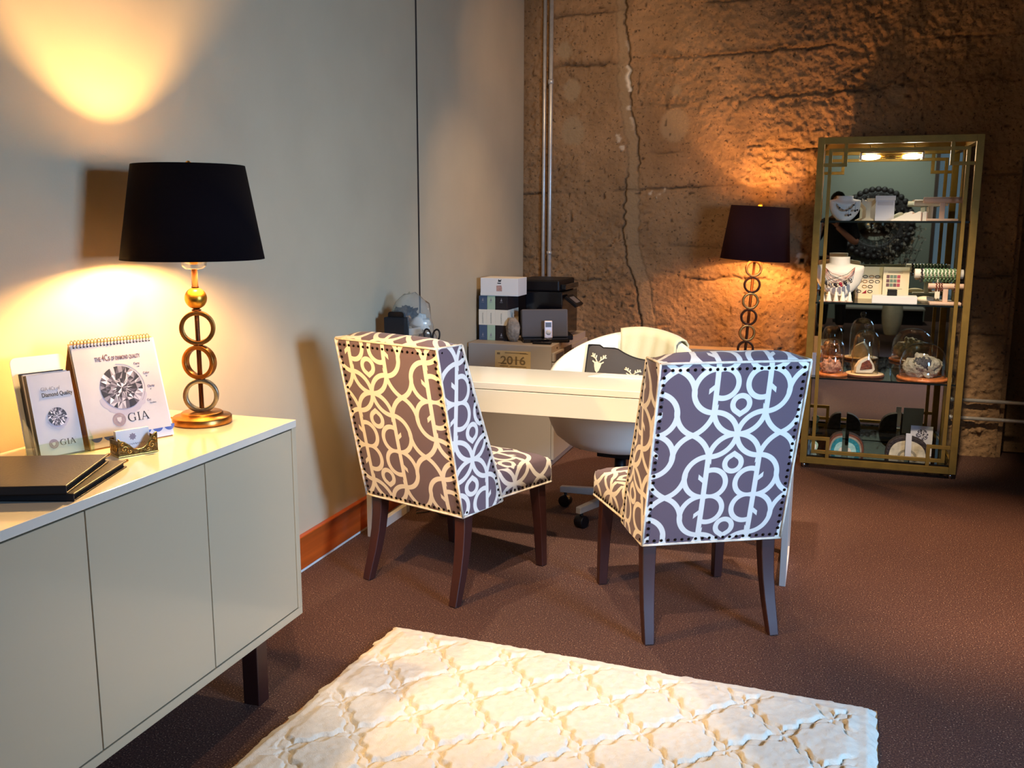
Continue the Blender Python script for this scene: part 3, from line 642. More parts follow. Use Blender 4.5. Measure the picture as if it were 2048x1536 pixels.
Fq = frame((.5335, 5.10, .565), (0, 1, 0), (0, 0, 1))
p = sheet('photo_card', 'dark slate photo card with pale scrawl stuck on the drawer front', 'card', frame((.5318, 5.10, .555), (0, 1, 0), (0, 0, 1)), .16, .10, mat('slate print', '4a474f', .4))
g = G()
for k in range(5): g.tube([(.5332, 5.13 + .022 * k + .008 * math.sin(q * 2.1), .575 + .03 * q / 4) for q in range(5)], .0012, 5)
g.build('scrawl', M['ink_grey'], p)
sheet('photo_card', 'black photo card beside the slate card on the drawer front', 'card', frame((.5318, 5.275, .555), (0, 1, 0), (0, 0, 1)), .17, .115, mat('black print', '1c1a22', .4, var=(40, .5)))

def book(label, x, w_, h_, cloth, rz=0, extra=None):
    t = thing('hardback_book', label, 'book', (x, 5.2, .705), rz, 'books between the rock bookends')
    G().box((0, 0, 0), (w_, .19, h_)).build('cover', cloth, t, bevel=.002)
    G().box((.004, .004, .0015), (w_ - .004, .1915, h_ + .0006)).build('pages', M['book_pages'], t)
    G().box((-.0008, -.0008, h_ * .345), (w_ + .0008, .188, h_ * .695)).build('paper_band', M['book_band'], t)
    F = frame((w_ / 2, -.0012, 0), (1, 0, 0), (0, 0, 1))
    for z in (.026, .232):
        G().prism([(-.006, z), (.006, z), (.001, z + .02)], .0003, F).build('emblem', M['ink_grey'], t); G().prism([(-.009, z - .008), (.009, z - .008), (.009, z - .006), (-.009, z - .006)], .0003, F).build('imprint', M['ink_grey'], t)
    g = G()
    for k in range(7): g.tube([(w_ / 2 + .004 * math.sin(q * 1.9 + k), -.0012, h_ * .38 + .009 * k + .008 * q / 4) for q in range(5)], .0006, 4)
    g.build('spine_title', M['ink_tan'], t); return t
book('slate blue book with a cream paper band, left of the three', .026, .049, .262, M['book_blue'])
book('sage green book with a cream paper band, middle of the three', .077, .050, .263, M['book_green'])
b = book('thick black book with a cream paper band and tower drawing', .129, .076, .262, M['book_black'], R(-2))
G().tube([(.0772, .05, .095), (.0772, .068, .115), (.0772, .075, .165)], .0012, 4).tube([(.0772, .10, .095), (.0772, .082, .115), (.0772, .075, .165)], .0012, 4).tube([(.0772, .055, .112), (.0772, .095, .112)], .001, 4).build('tower_drawing', M['ink_tan'], b)
t = thing('gift_box', 'white box with a small black and pink figure lying on the books', 'box', (.038, 5.195, .969))
G().box((0, 0, 0), (.232, .17, .104)).build('box', M['paper'], t, bevel=.002)
F = frame((.118, -.0006, 0), (1, 0, 0), (0, 0, 1))
G().prism([(-.008, .084), (-.004, .099), (.0, .092), (.006, .092), (.012, .1), (.01, .084)], .0004, F).prism([(-.012, .072), (.01, .072), (.01, .077), (-.012, .077)], .0004, F).build('black_print', M['ink'], t)
G().prism([(-.018, .028), (.016, .028), (.016, .05), (.012, .062), (-.018, .06)], .0004, F).build('pink_print', mat('dusty pink ink', 'b98f80', .7, var=(200, .4)), t)
G().prism([(-.118, .004), (.112, .004), (.112, .02), (.03, .026), (-.03, .022), (-.118, .018)], .0003, F).build('snow_print', M['rough_white'], t)
def rock(label, c, d, seed, m=None):
    o = lump(seed, (0, 0, 0), d, .3, 22, 14, 2.2)
    zmin = -d[2] * .9; o.v = [(a, b, max(q, zmin)) for a, b, q in o.v]
    o = o.build('rock_bookend', m or M['rock'], loc=(c[0], c[1], c[2] - zmin)); return tag(o, label, 'bookend', 'rock bookends')
rock('tall grey brown rock bookend right of the black book', (.245, 5.185, .705), (.040, .028, .074), 41)
rock('grey rock bookend left of the slate blue book', (.030, 5.30, .705), (.024, .05, .065), 42)

t = thing('printer', 'big black office printer on the drawer cabinet by the conduit', 'printer', (.315, 5.655, .705))
G().prism([(-.147, 0), (.15, 0), (.15, .265), (.147, .275), (-.147, .275)], .36, frame((0, .17, 0), (1, 0, 0), (0, 0, 1)), z0=.0).build('body', M['black_gloss'], t, bevel=.006)
G().box((-.147, -.19, .276), (.13, .17, .345), None).build('scanner_lid', M['black'], t, bevel=.01)
G().box((.13, -.16, .285), (.165, .14, .318)).build('lid_edge', M['black_gloss'], t, bevel=.006)
G().box((.02, -.18, .2), (.17, .12, .225), Matrix.Rotation(R(-8), 4, 'Y')).build('output_tray', M['black'], t, bevel=.004)
d = G().box((-.03, -.1, -.008), (.06, .06, .012), Matrix.Translation((.185, -.08, .225)) @ Matrix.Rotation(R(38), 4, 'Y')).build('control_panel', M['black'], t, bevel=.003)
G().box((-.012, -.07, .0122), (.042, .03, .0128), Matrix.Translation((.185, -.08, .225)) @ Matrix.Rotation(R(38), 4, 'Y')).build('display', M['screen'], d)
G().lathe([(.0, 0), (.012, 0), (.011, .0015), (0, .0018)], 16, (.06, -.1912, .15), (0, -1, 0)).build('badge', M['silver'], t)
t = thing('speaker_dock', 'slanted grey grille speaker dock in front of the black printer', 'speaker', (.43, 5.265, .705), R(24))
Md = Matrix.Rotation(R(-10), 4, 'X')
G().box((-.15, .0, .025), (.125, .06, .19), Md).build('grille', M['grey_dark'], t, bevel=.008)
G().box((-.148, -.07, 0), (.123, .08, .022)).build('base', M['black_gloss'], t, bevel=.006)
G().box((-.146, .052, .03), (.121, .085, .18), Md).build('back_shell', M['black'], t, bevel=.008)
G().box((-.01, -.062, .0222), (.0, -.045, .0262)).build('indicator', M['silver'], t)
t = thing('music_player', 'small pale pink music player standing in the speaker dock', 'music player', (.447, 5.233, .728), R(24))
Mp = Matrix.Rotation(R(-8), 4, 'X')
G().box((-.024, 0, 0), (.024, .011, .102), Mp).build('body', M['pink_metal'], t, bevel=.004)
G().box((-.017, -.0006, .064), (.017, .0004, .092), Mp).build('screen', M['screen'], t); G().lathe([(.0, 0), (.016, 0), (.016, .0006), (0, .0006)], 20, Mp @ Vector((0, 0, .034)), (0, -1, .14)).build('click_wheel', M['paper'], t)
t = thing('remote_control', 'slim black remote control lying before the speaker dock', 'remote control', (.437, 5.135, .705), R(2))
G().box((-.054, -.018, 0), (.054, .018, .012)).build('body', M['black'], t, bevel=.003)
G().lathe([(0, 0), (.006, 0), (.006, .001), (0, .001)], 10, (.03, 0, .012)).lathe([(0, 0), (.006, 0), (.006, .001), (0, .001)], 10, (.0, 0, .012)).build('buttons', M['grey_dark'], t)
t = thing('desk_phone', 'black desk phone at the cabinet end behind the speaker dock', 'phone', (.502, 5.405, .705), R(-50))
G().prism([(-.06, 0), (.06, 0), (.06, .03), (-.06, .06)], .05, frame((0, .025, 0), (1, 0, 0), (0, 0, 1))).build('body', M['black'], t, bevel=.005)
G().box((.005, -.0262, .012), (.035, -.0245, .03)).build('display', M['paper_cool'], t); G().box((-.058, -.025, .058), (-.03, .025, .075)).build('handset', M['black_gloss'], t, bevel=.006)

# ------------------------------------------------------------------ tub office chair, pillow, throw
TX, TY = 1.075, 4.33
t = thing('office_chair', 'cream white tub office chair on castors behind the desk', 'chair', (TX, TY, 0), R(-6))
def rim(a):                                               # rim height by angle; a = 0 at the back
    q = (1 - math.cos(a)) / 2; return .865 - .27 * q ** .9 - .09 * max(0, q - .6)
def shell_pt(a, k):
    prof = [(.06, .335, 0), (.17, .338, 0), (.26, .362, 0), (.315, .405, 0), (.342, .46, 0), (.352, 0, .15), (.356, 0, .5), (.356, 0, .85), (.352, 0, .97), (.335, 0, 1.0), (.318, 0, .97), (.306, 0, .8), (.295, 0, .4), (.28, .46, 0)]
    r, z, f = prof[k]
    if f: z = .46 + (rim(a) - .46) * f
    return Vector((r * 1.0 * math.sin(a), r * .97 * math.cos(a), z))
N = 64
G().grid([[shell_pt(2 * PI * j / N, k) for j in range(N)] for k in range(14)], True, wrap=True).build('shell', M['vinyl'], t)
G().lathe([(0, .40), (.27, .40), (.286, .43), (.286, .46), (.27, .487), (.2, .497), (0, .50)], 40, cap=False).build('seat_cushion', M['vinyl'], t)
G().box((-.09, -.09, .30), (.09, .09, .336)).box((-.02, .09, .305), (.02, .16, .325)).box((-.21, -.015, .305), (-.09, .015, .325)).build('tilt_mechanism', M['black'], t, bevel=.004)
G().cyl((0, 0, .12), (0, 0, .30), .028).build('gas_lift', M['black'], t); G().cyl((0, 0, .075), (0, 0, .13), .04).build('hub', M['chrome'], t)
for k in range(5):
    a = R(172 + 72 * k + 6); c, s = math.cos(a), math.sin(a); Mx = Matrix.Rotation(a, 4, 'Z')
    G().add([Mx @ Vector(v) for v in [(.02, -.017, .085), (.31, -.014, .072), (.31, .014, .072), (.02, .017, .085), (.02, -.017, .125), (.31, -.014, .102), (.31, .014, .102), (.02, .017, .125)]], [(3, 2, 1, 0), (4, 5, 6, 7), (0, 1, 5, 4), (1, 2, 6, 5), (2, 3, 7, 6), (3, 0, 4, 7)]).build('base_arm', M['steel'], t, bevel=.003)
    w_ = G().cyl((.285 * c - .024 * s, .285 * s + .024 * c, .03), (.285 * c + .024 * s, .285 * s - .024 * c, .03), .03, n=16).build('castor', M['black'], t, bevel=.004); G().cyl((.285 * c, .285 * s, .03), (.285 * c, .285 * s, .075), .008, n=8).build('castor_stem', M['black_matt'], w_)
rot = Matrix.Rotation(R(-6), 4, 'Z')
rows = []
for i in range(25):
    a = R(-20 - 1 + 62 * (i / 24 - .35)); row = []
    for k in range(21):
        q = k / 20
        if q < .42: f = q / .42; r = .275 + .02 * f; z = rim(a) - .16 * (1 - f) * (1 + .1 * math.sin(i * .5)) + .0
        elif q < .58: f = (q - .42) / .16; r = .297 + .068 * f; z = rim(a) + .010 * math.sin(PI * f) + .004
        else: f = (q - .58) / .42; r = .368 + .004 * math.sin(i); z = rim(a) - .25 * f
        r += .004 * math.sin(i * 1.1 + k * .3) * (1 if q < .4 else .4); row.append(rot @ Vector((r * math.sin(-a), r * .97 * math.cos(a), z + .002)))
    rows.append(row)
o = link('throw_blanket', G().grid(rows).mesh('throw_blanket', M['throw']), loc=(TX, TY, 0)); sd = o.modifiers.new('cloth', 'SOLIDIFY'); sd.thickness = .007; sd.offset = 0
tag(o, 'cream wool throw draped over the back of the tub chair', 'blanket')
t = thing('throw_pillow', 'charcoal lumbar pillow printed with cream stag heads in the tub chair', 'pillow', (1.085, 4.44, .50), R(-3))
Mq = Matrix.Rotation(R(-14), 4, 'X'); W2, H2 = .235, .295
def pz(u, v): return .055 * (max(0, 1 - abs(u) ** 2.2) * max(0, 1 - abs(v) ** 2.2)) ** .55
def ppt(u, v, s):
    dip = -.05 * max(0, (1 - (u - .35) ** 2 * 2)) * (v > 0) * v + .012 * (u < -.7) * v
    return Mq @ Vector((u * W2 * (1 - .03 * abs(v)), -s * pz(u, v), H2 / 2 + v * H2 / 2 + dip))
g = G()
for s in (1, -1): g.grid([[ppt(2 * i / 24 - 1, 2 * j / 16 - 1, s) for i in range(25)] for j in range(17)])
g.build('cushion', M['pillow'], t)
G().tube([ppt(2 * i / 24 - 1, 1, 0) for i in range(25)] + [ppt(1, 1 - 2 * j / 12, 0) for j in range(1, 13)] + [ppt(1 - 2 * i / 24, -1, 0) for i in range(1, 25)] + [ppt(-1, -1 + 2 * j / 12, 0) for j in range(1, 12)], .004, 6, True).build('edge_piping', M['black'], t)
def stag(cx, cz, k):  # printed stag head
    k = k * 1.35
    g = G(); pt = lambda x, z: ppt((cx + x * k) / W2, ((cz + z * k) - H2 / 2) / (H2 / 2), 1) + Mq.to_3x3() @ Vector((0, -.0022, 0))
    head = [(-.5, .1), (-.42, -.3), (-.25, -.75), (0, -1.0), (.25, -.75), (.42, -.3), (.5, .1), (.25, .35), (-.25, .35)]
    top = [pt(*q) for q in head]; g.add([pt(0, -.2)] + top, [(0, i + 1, (i + 1) % 9 + 1) for i in range(9)])
    for s in (-1, 1):
        g.add([pt(s * .3, .2), pt(s * .75, .45), pt(s * .8, .3), pt(s * .4, .05)], [(0, 1, 2, 3)])
        for line in ([(.15, .3), (.35, .6), (.75, .85), (.9, 1.25)], [(.35, .6), (.3, 1.0)], [(.6, .75), (.6, 1.2)], [(.75, .85), (1.05, .9)]):
            g.tube([pt(s * a, b) for a, b in line], .0028 * k / .03, 5)
    g.build('stag_head', M['pillow_print'], t)
for cx, cz in ((-.165, .205), (.02, .165), (.17, .165), (-.08, .06), (.1, .05)): stag(cx, cz, .030)
# low side table by the wall
t = thing('side_table', 'low pale side table against the concrete wall behind the floor lamp', 'table', (1.40, 6.05, 0))
G().box((-.30, -.075, .575), (.278, .07, .605)).build('tabletop', mat('pale oak veneer', 'c9b193', .4, var=(10, .08), stretch=(.2, 2, 1)), t, bevel=.003)
for x in (-.275, .253):
    for y in (-.05, .045): G().box((x - .018, y - .018, 0), (x + .018, y + .018, .575)).build('leg', M['grey_metal'], t, bevel=.002)

# ------------------------------------------------------------------ floor lamp of stacked rings
def ring_g(c, r, w_, d, tilt, n=40):
    """a flat hoop standing on edge, facing along its turned y axis"""
    Mx = Matrix.Translation(c) @ Matrix.Rotation(tilt, 4, 'Z'); g = G()
    sec = [(r, -d / 2), (r, d / 2), (r - w_, d / 2), (r - w_, -d / 2)]
    g.grid([[Mx @ Vector((q * math.cos(2 * PI * i / n), y, q * math.sin(2 * PI * i / n))) for q, y in sec] for i in range(n + 1)], True, wrap=True)
    return g
LX, LY = 1.487, 5.86
t = thing('floor_lamp', 'tall floor lamp of stacked rings with a plum shade by the concrete wall', 'lamp', (LX, LY, 0)); t.rotation_euler = (0, R(3.2), 0)
G().lathe([(0, 0), (.14, 0), (.142, .012), (.13, .02), (.09, .028), (.02, .04), (0, .04)], 40).build('base', M['bronze_dark'], t)
G().cyl((0, 0, .03), (0, 0, 1.17), .0085).build('stem', M['bronze_dark'], t)
for i in range(11): ring_g((0, 0, 1.125 - .098 * i), .051, .0125, .018, R(14) if i % 2 else R(20)).build('ring', M['bronze_dark'] if i % 2 else M['bronze'], t, bevel=.001)
G().lathe([(.02, 1.17), (.03, 1.19), (.012, 1.2), (.012, 1.235)], 20).build('socket', M['bronze'], t)
sh = G().lathe([(.205, 1.178), (.170, 1.494)], 56, cap=False).build('shade', M['plum_fabric'], t); sd = sh.modifiers.new('thick', 'SOLIDIFY'); sd.thickness = .003; sd.offset = -1
G().lathe([(.2010, 1.181), (.1665, 1.491)], 56, cap=False).build('lining', M['shade_lining'], sh)
G().tube([(.16 * math.cos(a), .16 * math.sin(a), 1.485) for a in [2 * PI * i / 3 for i in (0,)]] + [(0, 0, 1.485)], .002, 6).tube([(.16 * math.cos(2.1), .16 * math.sin(2.1), 1.485), (0, 0, 1.485)], .002, 6).tube([(.16 * math.cos(4.2), .16 * math.sin(4.2), 1.485), (0, 0, 1.485)], .002, 6).build('spider', M['bronze'], sh)
G().cyl((0, 0, 1.38), (0, 0, 1.495), .003).lathe([(0, 1.49), (.012, 1.495), (.014, 1.506), (.006, 1.518), (0, 1.52)], 16).build('finial', M['bronze_bright'], sh)
for z in (1.245, 1.335): G().lathe([(0, z - .016), (.010, z - .012), (.014, z), (.010, z + .012), (0, z + .016)], 12).build('bulb', M['bulb2'], t)
G().cyl((0, 0, 1.26), (0, 0, 1.32), .005).build('bulb_stem', M['bronze'], t)

# ------------------------------------------------------------------ sideboard and what stands on it
t = thing('sideboard', 'long low greige lacquered sideboard with flush doors along the left wall', 'cabinet', (0, 0, 0))
G().box((.035, -.28, .236), (.492, 2.329, .813)).build('carcass', M['lacquer'], t)
G().box((.025, -.30, .8133), (.513, 2.351, .8349)).build('top', M['lacquer_top'], t, bevel=.0015)
G().box((.035, -.30, .2333), (.511, 2.351, .257)).build('bottom_rail', M['lacquer'], t, bevel=.001); G().box((.035, 2.3292, .2574), (.511, 2.351, .813)).build('end_panel', M['lacquer'], t, bevel=.001); G().box((.035, -.30, .2574), (.511, -.28, .813)).build('end_panel', M['lacquer'], t, bevel=.001)
G().box((.4925, -.278, .2574), (.4955, 2.329, .8125)).build('reveal', M['groove'], t)
for k in range(6):
    y1 = 2.3247 - .4058 * k; G().box((.496, y1 - .4018, .2612), (.511, y1, .8092)).build('door', M['lacquer'], t, bevel=.001)
for y in (2.188, 1.1, -.24):
    for x in (.40, .07): G().box((x, y, 0), (x + .053, y + .053, .2333)).build('leg', M['espresso'], t, bevel=.003)
    G().box((.123, y + .008, .175), (.40, y + .045, .2333)).build('leg_rail', M['espresso'], t)

ZT = .8349; K = 1.075
def sized(o): o.scale = (K, K, K); return o
LX, LY = .2808, 2.2274
t = thing('table_lamp', 'brass table lamp of three stacked rings with a black drum shade on the sideboard', 'lamp', (LX, LY, ZT)); sized(t)
G().lathe([(0, 0), (.075, 0), (.0765, .003), (.0765, .018), (.074, .0205), (.0555, .0215), (.054, .029), (.051, .0315), (0, .0315)], 56).build('base', M['bronze'], t)
G().cyl((0, 0, .03), (0, 0, .41), .0062).build('stem', M['bronze_dark'], t)
for z, m_, a in ((.0745, 'pewter', 30), (.1645, 'bronze', 8), (.2555, 'bronze', 34)):
    G()
    ring_g((0, 0, z), .0455, .0115, .021, R(a), 56).build('ring', M[m_], t, bevel=.0012)
for z in (.0295, .119, .2095, .3015): G().lathe([(.012, z), (.0135, z + .002), (.009, z + .004), (.007, z + .006)], 16).build('collar', M['bronze_dark'], t)
G().ball((0, 0, .334), .0285, 32, 20).build('ball', M['bronze_bright'], t)
G().lathe([(.0095, .360), (.0095, .364), (.0082, .366), (.0078, .408)], 20).build('neck', M['bronze_dark'], t)
G().lathe([(.008, .408), (.022, .410), (.031, .418), (.0325, .430), (.026, .4315), (.020, .424), (.008, .421)], 10, smooth=False).build('crystal_dish', M['crystal'], t)
G().lathe([(.009, .421), (.012, .43), (.012, .455), (.009, .458)], 16).build('socket', M['bronze_bright'], t)
sh = G().lathe([(.180, .436), (.140, .674)], 72, cap=False).build('shade', M['black_fabric'], t); sd = sh.modifiers.new('thick', 'SOLIDIFY'); sd.thickness = .003; sd.offset = -1
G().lathe([(.1762, .439), (.1366, .671)], 72, cap=False).build('lining', M['shade_lining'], sh)
g = G()
for k in range(3): g.tube([(.138 * math.cos(2.1 * k), .138 * math.sin(2.1 * k), .662), (0, 0, .662)], .0018, 6)
g.build('spider', M['bronze'], sh); G().cyl((0, 0, .60), (0, 0, .67), .0025).lathe([(0, .662), (.009, .667), (.011, .676), (.005, .684), (0, .686)], 16).build('finial', M['bronze_bright'], sh)
G().lathe([(0, .470), (.010, .473), (.013, .484), (.021, .508), (.022, .525), (.014, .546), (0, .553)], 14).build('bulb', M['bulb'], t)
G().tube([(-.076, .0, .006), (-.12, .01, .004), (-.17, -.03, .004), (-.20, -.06, .004), (-.21, -.09, .004), (-.235, -.10, -.03)], .0025, 6).build('cord', M['brass_line'], t)

def gem(parent, F, r, seed, mats='01234', cloud=True):
    """a printed brilliant: kite facets in greys"""
    q = random.Random(seed); g = G(); n = 16
    jt = {}
    def P(rr, k):
        key = (round(rr / r, 3), round(k % n, 3)); e = 0 if rr == 0 or rr >= r * .99 else 1
        if key not in jt: jt[key] = (q.uniform(-.07, .07) * r * e, q.uniform(-.35, .35) * e)
        a, b = jt[key]; return F @ Vector(((rr + a) * math.cos(2 * PI * (k + b) / n), (rr + a) * math.sin(2 * PI * (k + b) / n), .0006))
    if cloud:
        c = G(); c.prism([(r * (1.15 + .12 * q.random()) * math.cos(R(a)), r * (1.25 + .12 * q.random()) * math.sin(R(a))) for a in range(200, 345, 8)] + [(r * .5, 0), (-r * .5, 0)], .0002, F); c.build('print_cloud', M['cast'], parent)
    pick = lambda: q.choice((0, 0, 0, 1, 1, 2, 2, 3, 4))
    rad = [0, .24, .48, .72, 1.0]
    for k in range(n):
        for j in range(4):
            o = .5 * (j % 2); o2 = .5 * ((j + 1) % 2); a, b = rad[j] * r, rad[j + 1] * r
            if j == 0: g.add([P(0, 0), P(b, k + o2), P(b, k + 1 + o2)], [(0, 1, 2)], mi=pick()); continue
            i0, i1, o0 = P(a, k + o), P(a, k + 1 + o), P(b, k + o + .5); o1 = P(b, k + 1.5 + o)
            m0 = (i0 + i1) / 2
            g.add([i0, m0, o0], [(0, 1, 2)], mi=pick()); g.add([m0, i1, o0], [(0, 1, 2)], mi=pick())
            h = (o0 + o1) / 2
            if j == 3: h = F @ Vector((r * math.cos(2 * PI * (k + o + 1) / n), r * math.sin(2 * PI * (k + o + 1) / n), .0006))
            g.add([i1, o0, h], [(0, 1, 2)], mi=pick()); g.add([i1, h, o1], [(0, 1, 2)], mi=pick())
    g.build('printed_diamond', [M['facet%d' % i] for i in range(5)], parent)

def gia(parent, F, h):
    """seal and serif capitals"""
    s = h; th = .0003
    def ringp(r0, r1, cx, m_, nm):
        g = G(); g.grid([[F @ Vector((cx + r * math.cos(2 * PI * i / 32), s * .45 + r * math.sin(2 * PI * i / 32), .0004)) for r in (r0, r1)] for i in range(33)], False); g.build(nm, m_, parent, fix=False)
    ringp(0, s * .80, -s * 1.05, M['ink_mauve'], 'seal_disc'); ringp(s * .52, s * .58, -s * 1.05, M['paper_grey'], 'seal_ring')
    Fs = F @ Matrix.Translation((0, 0, .0004))
    G().prism([(-s * 1.33, s * .72), (-s * .77, s * .72), (-s * .8, s * .35), (-s * 1.05, s * .08), (-s * 1.3, s * .35)], th, Fs).build('seal_shield', M['paper_grey'], parent)
    g = G(); Fl = F
    out = arcpts(.52 * s, .5 * s, .52 * s, 48, 318, 20); inn = arcpts(.56 * s, .5 * s, .38 * s, 312, 54, 20, .46 * s)
    g.prism(out + [(.93 * s, .18 * s)] + inn, th, Fl); g.prism([(.93 * s, .62 * s), (.84 * s, .82 * s), (.90 * s, .98 * s), (.96 * s, .98 * s)], th, Fl)
    g.prism([(.80 * s, .06 * s), (.95 * s, .06 * s), (.95 * s, .42 * s), (.80 * s, .42 * s)], th, Fl); g.prism([(.70 * s, .42 * s), (1.05 * s, .42 * s), (1.05 * s, .46 * s), (.70 * s, .46 * s)], th, Fl)
    x = 1.22 * s
    for a, b, c, d in ((x + .10 * s, 0, x + .25 * s, s), (x, 0, x + .35 * s, .05 * s), (x, .95 * s, x + .35 * s, s)): g.prism([(a, b), (c, b), (c, d), (a, d)], th, Fl)
    x = 1.68 * s
    g.prism([(x + .40 * s, s), (x + .52 * s, s), (x + .92 * s, .04 * s), (x + .74 * s, .04 * s)], th, Fl); g.prism([(x + .40 * s, s), (x + .46 * s, .9 * s), (x + .14 * s, .04 * s), (x + .07 * s, .04 * s)], th, Fl)
    g.prism([(x + .22 * s, .32 * s), (x + .66 * s, .32 * s), (x + .63 * s, .38 * s), (x + .25 * s, .38 * s)], th, Fl)
    for a, b in ((x - .04 * s, x + .26 * s), (x + .64 * s, x + 1.02 * s)): g.prism([(a, 0), (b, 0), (b, .045 * s), (a, .045 * s)], th, Fl)
    g.prism(arcpts(x + 1.0 * s, .98 * s, .03 * s, 0, 330, 8), th, Fl)
    g.build('letters_gia', M['ink'], parent)

# desktop presentation easel
bl, br = Vector((.2238, 1.8512, ZT)), Vector((.3087, 2.0608, ZT)); X = (br - bl).normalized(); Nn = Vector((X.y, -X.x, 0))
wd = (br - bl).length / K
t = thing('flip_chart', 'standing spiral bound flip chart with a big diamond print on the sideboard', 'flip chart', tuple(bl), math.atan2(X.y, X.x)); sized(t)
Hc, lean = .246, .075
Fe = frame((0, 0, .0015), (1, 0, 0), (0, lean, Hc)); Fb = frame((0, lean * 2 + .02, .0015), (1, 0, 0), (0, -lean - .02, Hc))
hyp = math.hypot(Hc, lean)
G().prism([(0, 0), (wd, 0), (wd, hyp), (0, hyp)], .002, Fe, z0=-.004).build('front_board', M['tan_card'], t)
G().prism([(0, 0), (wd, 0), (wd, hyp), (0, hyp)], .002, Fb, z0=.0).build('back_board', M['tan_card'], t); G().box((0, 0, 0), (wd, lean * 2 + .02, .0015)).build('base_board', M['tan_card'], t)
G().prism([(.002, .002), (wd + .004, .002), (wd + .004, hyp - .004), (.002, hyp - .004)], .001, Fe, z0=-.001).build('page', M['paper_cool'], t)
g = G()
for k in range(7): cx = .02 + .031 * k; g.prism(arcpts(cx, .030, .0145, 180, 360, 12), .0003, Fe, z0=.0002)
g.build('blue_scallops', M['ink_blue'], t)
F2 = Fe @ Matrix.Translation((0, 0, .0022))
G().prism([(0, .026), (wd, .024), (wd - .002, hyp - .004), (.003, hyp - .004)], .0008, Fe, z0=.0014).build('cover_page', M['paper_grey'], t)
for nm, wd_, sz, x, ww in (('title_small', 'THE', .0150, .0535, .0150), ('title_large', '4Cs', .0225, .0710, .0205), ('title', 'OF', .0135, .0940, .0085), ('title', 'DIAMOND', .0135, .1048, .0320), ('title', 'QUALITY', .0135, .1392, .0285)):
    text(nm, wd_, sz, M['ink_red'], t, F2 @ Matrix.Translation((x, .207, 0)), bold=.0002, w=ww)
gem(t, F2 @ Matrix.Translation((.105, .138, 0)), .053, 5)
G().tube([F2 @ Vector((.105 + .059 * math.cos(R(a)), .138 + .059 * math.sin(R(a)), .0005)) for a in range(-40, 100, 7)], .0003, 4).build('caliper_arc', M['ink_mauve'], t)
for (x, y, a, b) in ((.147, .190, 'Carat', '1.00'), (.166, .164, 'Color', 'D'), (.170, .130, 'Clarity', 'IF'), (.162, .096, 'Cut', 'Excellent')):
    text('callout', a, .0082, M['ink_red'], t, F2 @ Matrix.Translation((x, y, 0)), sx=.85); text('callout_value', b, .0045, M['ink'], t, F2 @ Matrix.Translation((x + .006, y - .007, 0)))
gia(t, F2 @ Matrix.Translation((.104, .052, 0)), .0205)
g = G()
for k in range(24):
    x = .010 + (wd - .02) * k / 23; c = F2 @ Vector((x, hyp - .004, 0)); g.tube([c + Vector((0, .006 + .0085 * math.cos(2 * PI * i / 10), .001 + .0085 * math.sin(2 * PI * i / 10))) for i in range(10)], .0009, 5, True)
g.build('spiral_binding', M['bronze_dark'], t)
g = G()
for k in range(24): g.lathe([(0, 0), (.0022, 0), (.0022, .0003), (0, .0003)], 8, F2 @ Vector((.010 + (wd - .02) * k / 23, hyp - .011, 0)), F2.to_3x3() @ Vector((0, 0, 1)))
g.build('punch_holes', M['black'], t)

# brochures in a green tinted acrylic holder
b0, b1 = Vector((.1819, 1.7501, ZT)), Vector((.2238, 1.8512, ZT)); X = (b1 - b0).normalized(); rz = math.atan2(X.y, X.x); bw = .104
t = thing('brochure_holder', 'green tinted acrylic brochure holder standing left of the flip chart', 'holder', (.1754, 1.7437, ZT), rz); sized(t)
g = G(); Bh = .20
Fh = frame((0, .012, .004), (1, 0, 0), (0, .05, .17))
G().box((-.012, -.012, 0), (bw + .012, .066, .003)).build('foot', M['acrylic'], t, bevel=.001)
G().prism([(-.01, 0), (bw + .01, 0), (bw + .01, .036), (-.01, .036)], .002, frame((0, -.010, .002), (1, 0, 0), (0, -.004, 1))).build('front_lip', M['acrylic'], t, bevel=.0007)
for s in (-.012, bw + .010): G().prism([(-.012, 0), (.06, 0), (.062, .085), (.05, .082), (.02, .06), (-.002, .036), (-.012, .016)], .002, frame((s, 0, .002), (0, 1, 0), (0, 0, 1))).build('side_fin', M['acrylic'], t, bevel=.0007)
G().prism([(-.01, 0), (bw + .01, 0)] + arcpts(bw - .004, .212, .014, 0, 90, 5) + arcpts(.004, .212, .014, 90, 180, 5), .002, frame((0, .055, .003), (1, 0, 0), (0, .05, .205)), z0=-.004).build('back_plate', M['paper'], t)
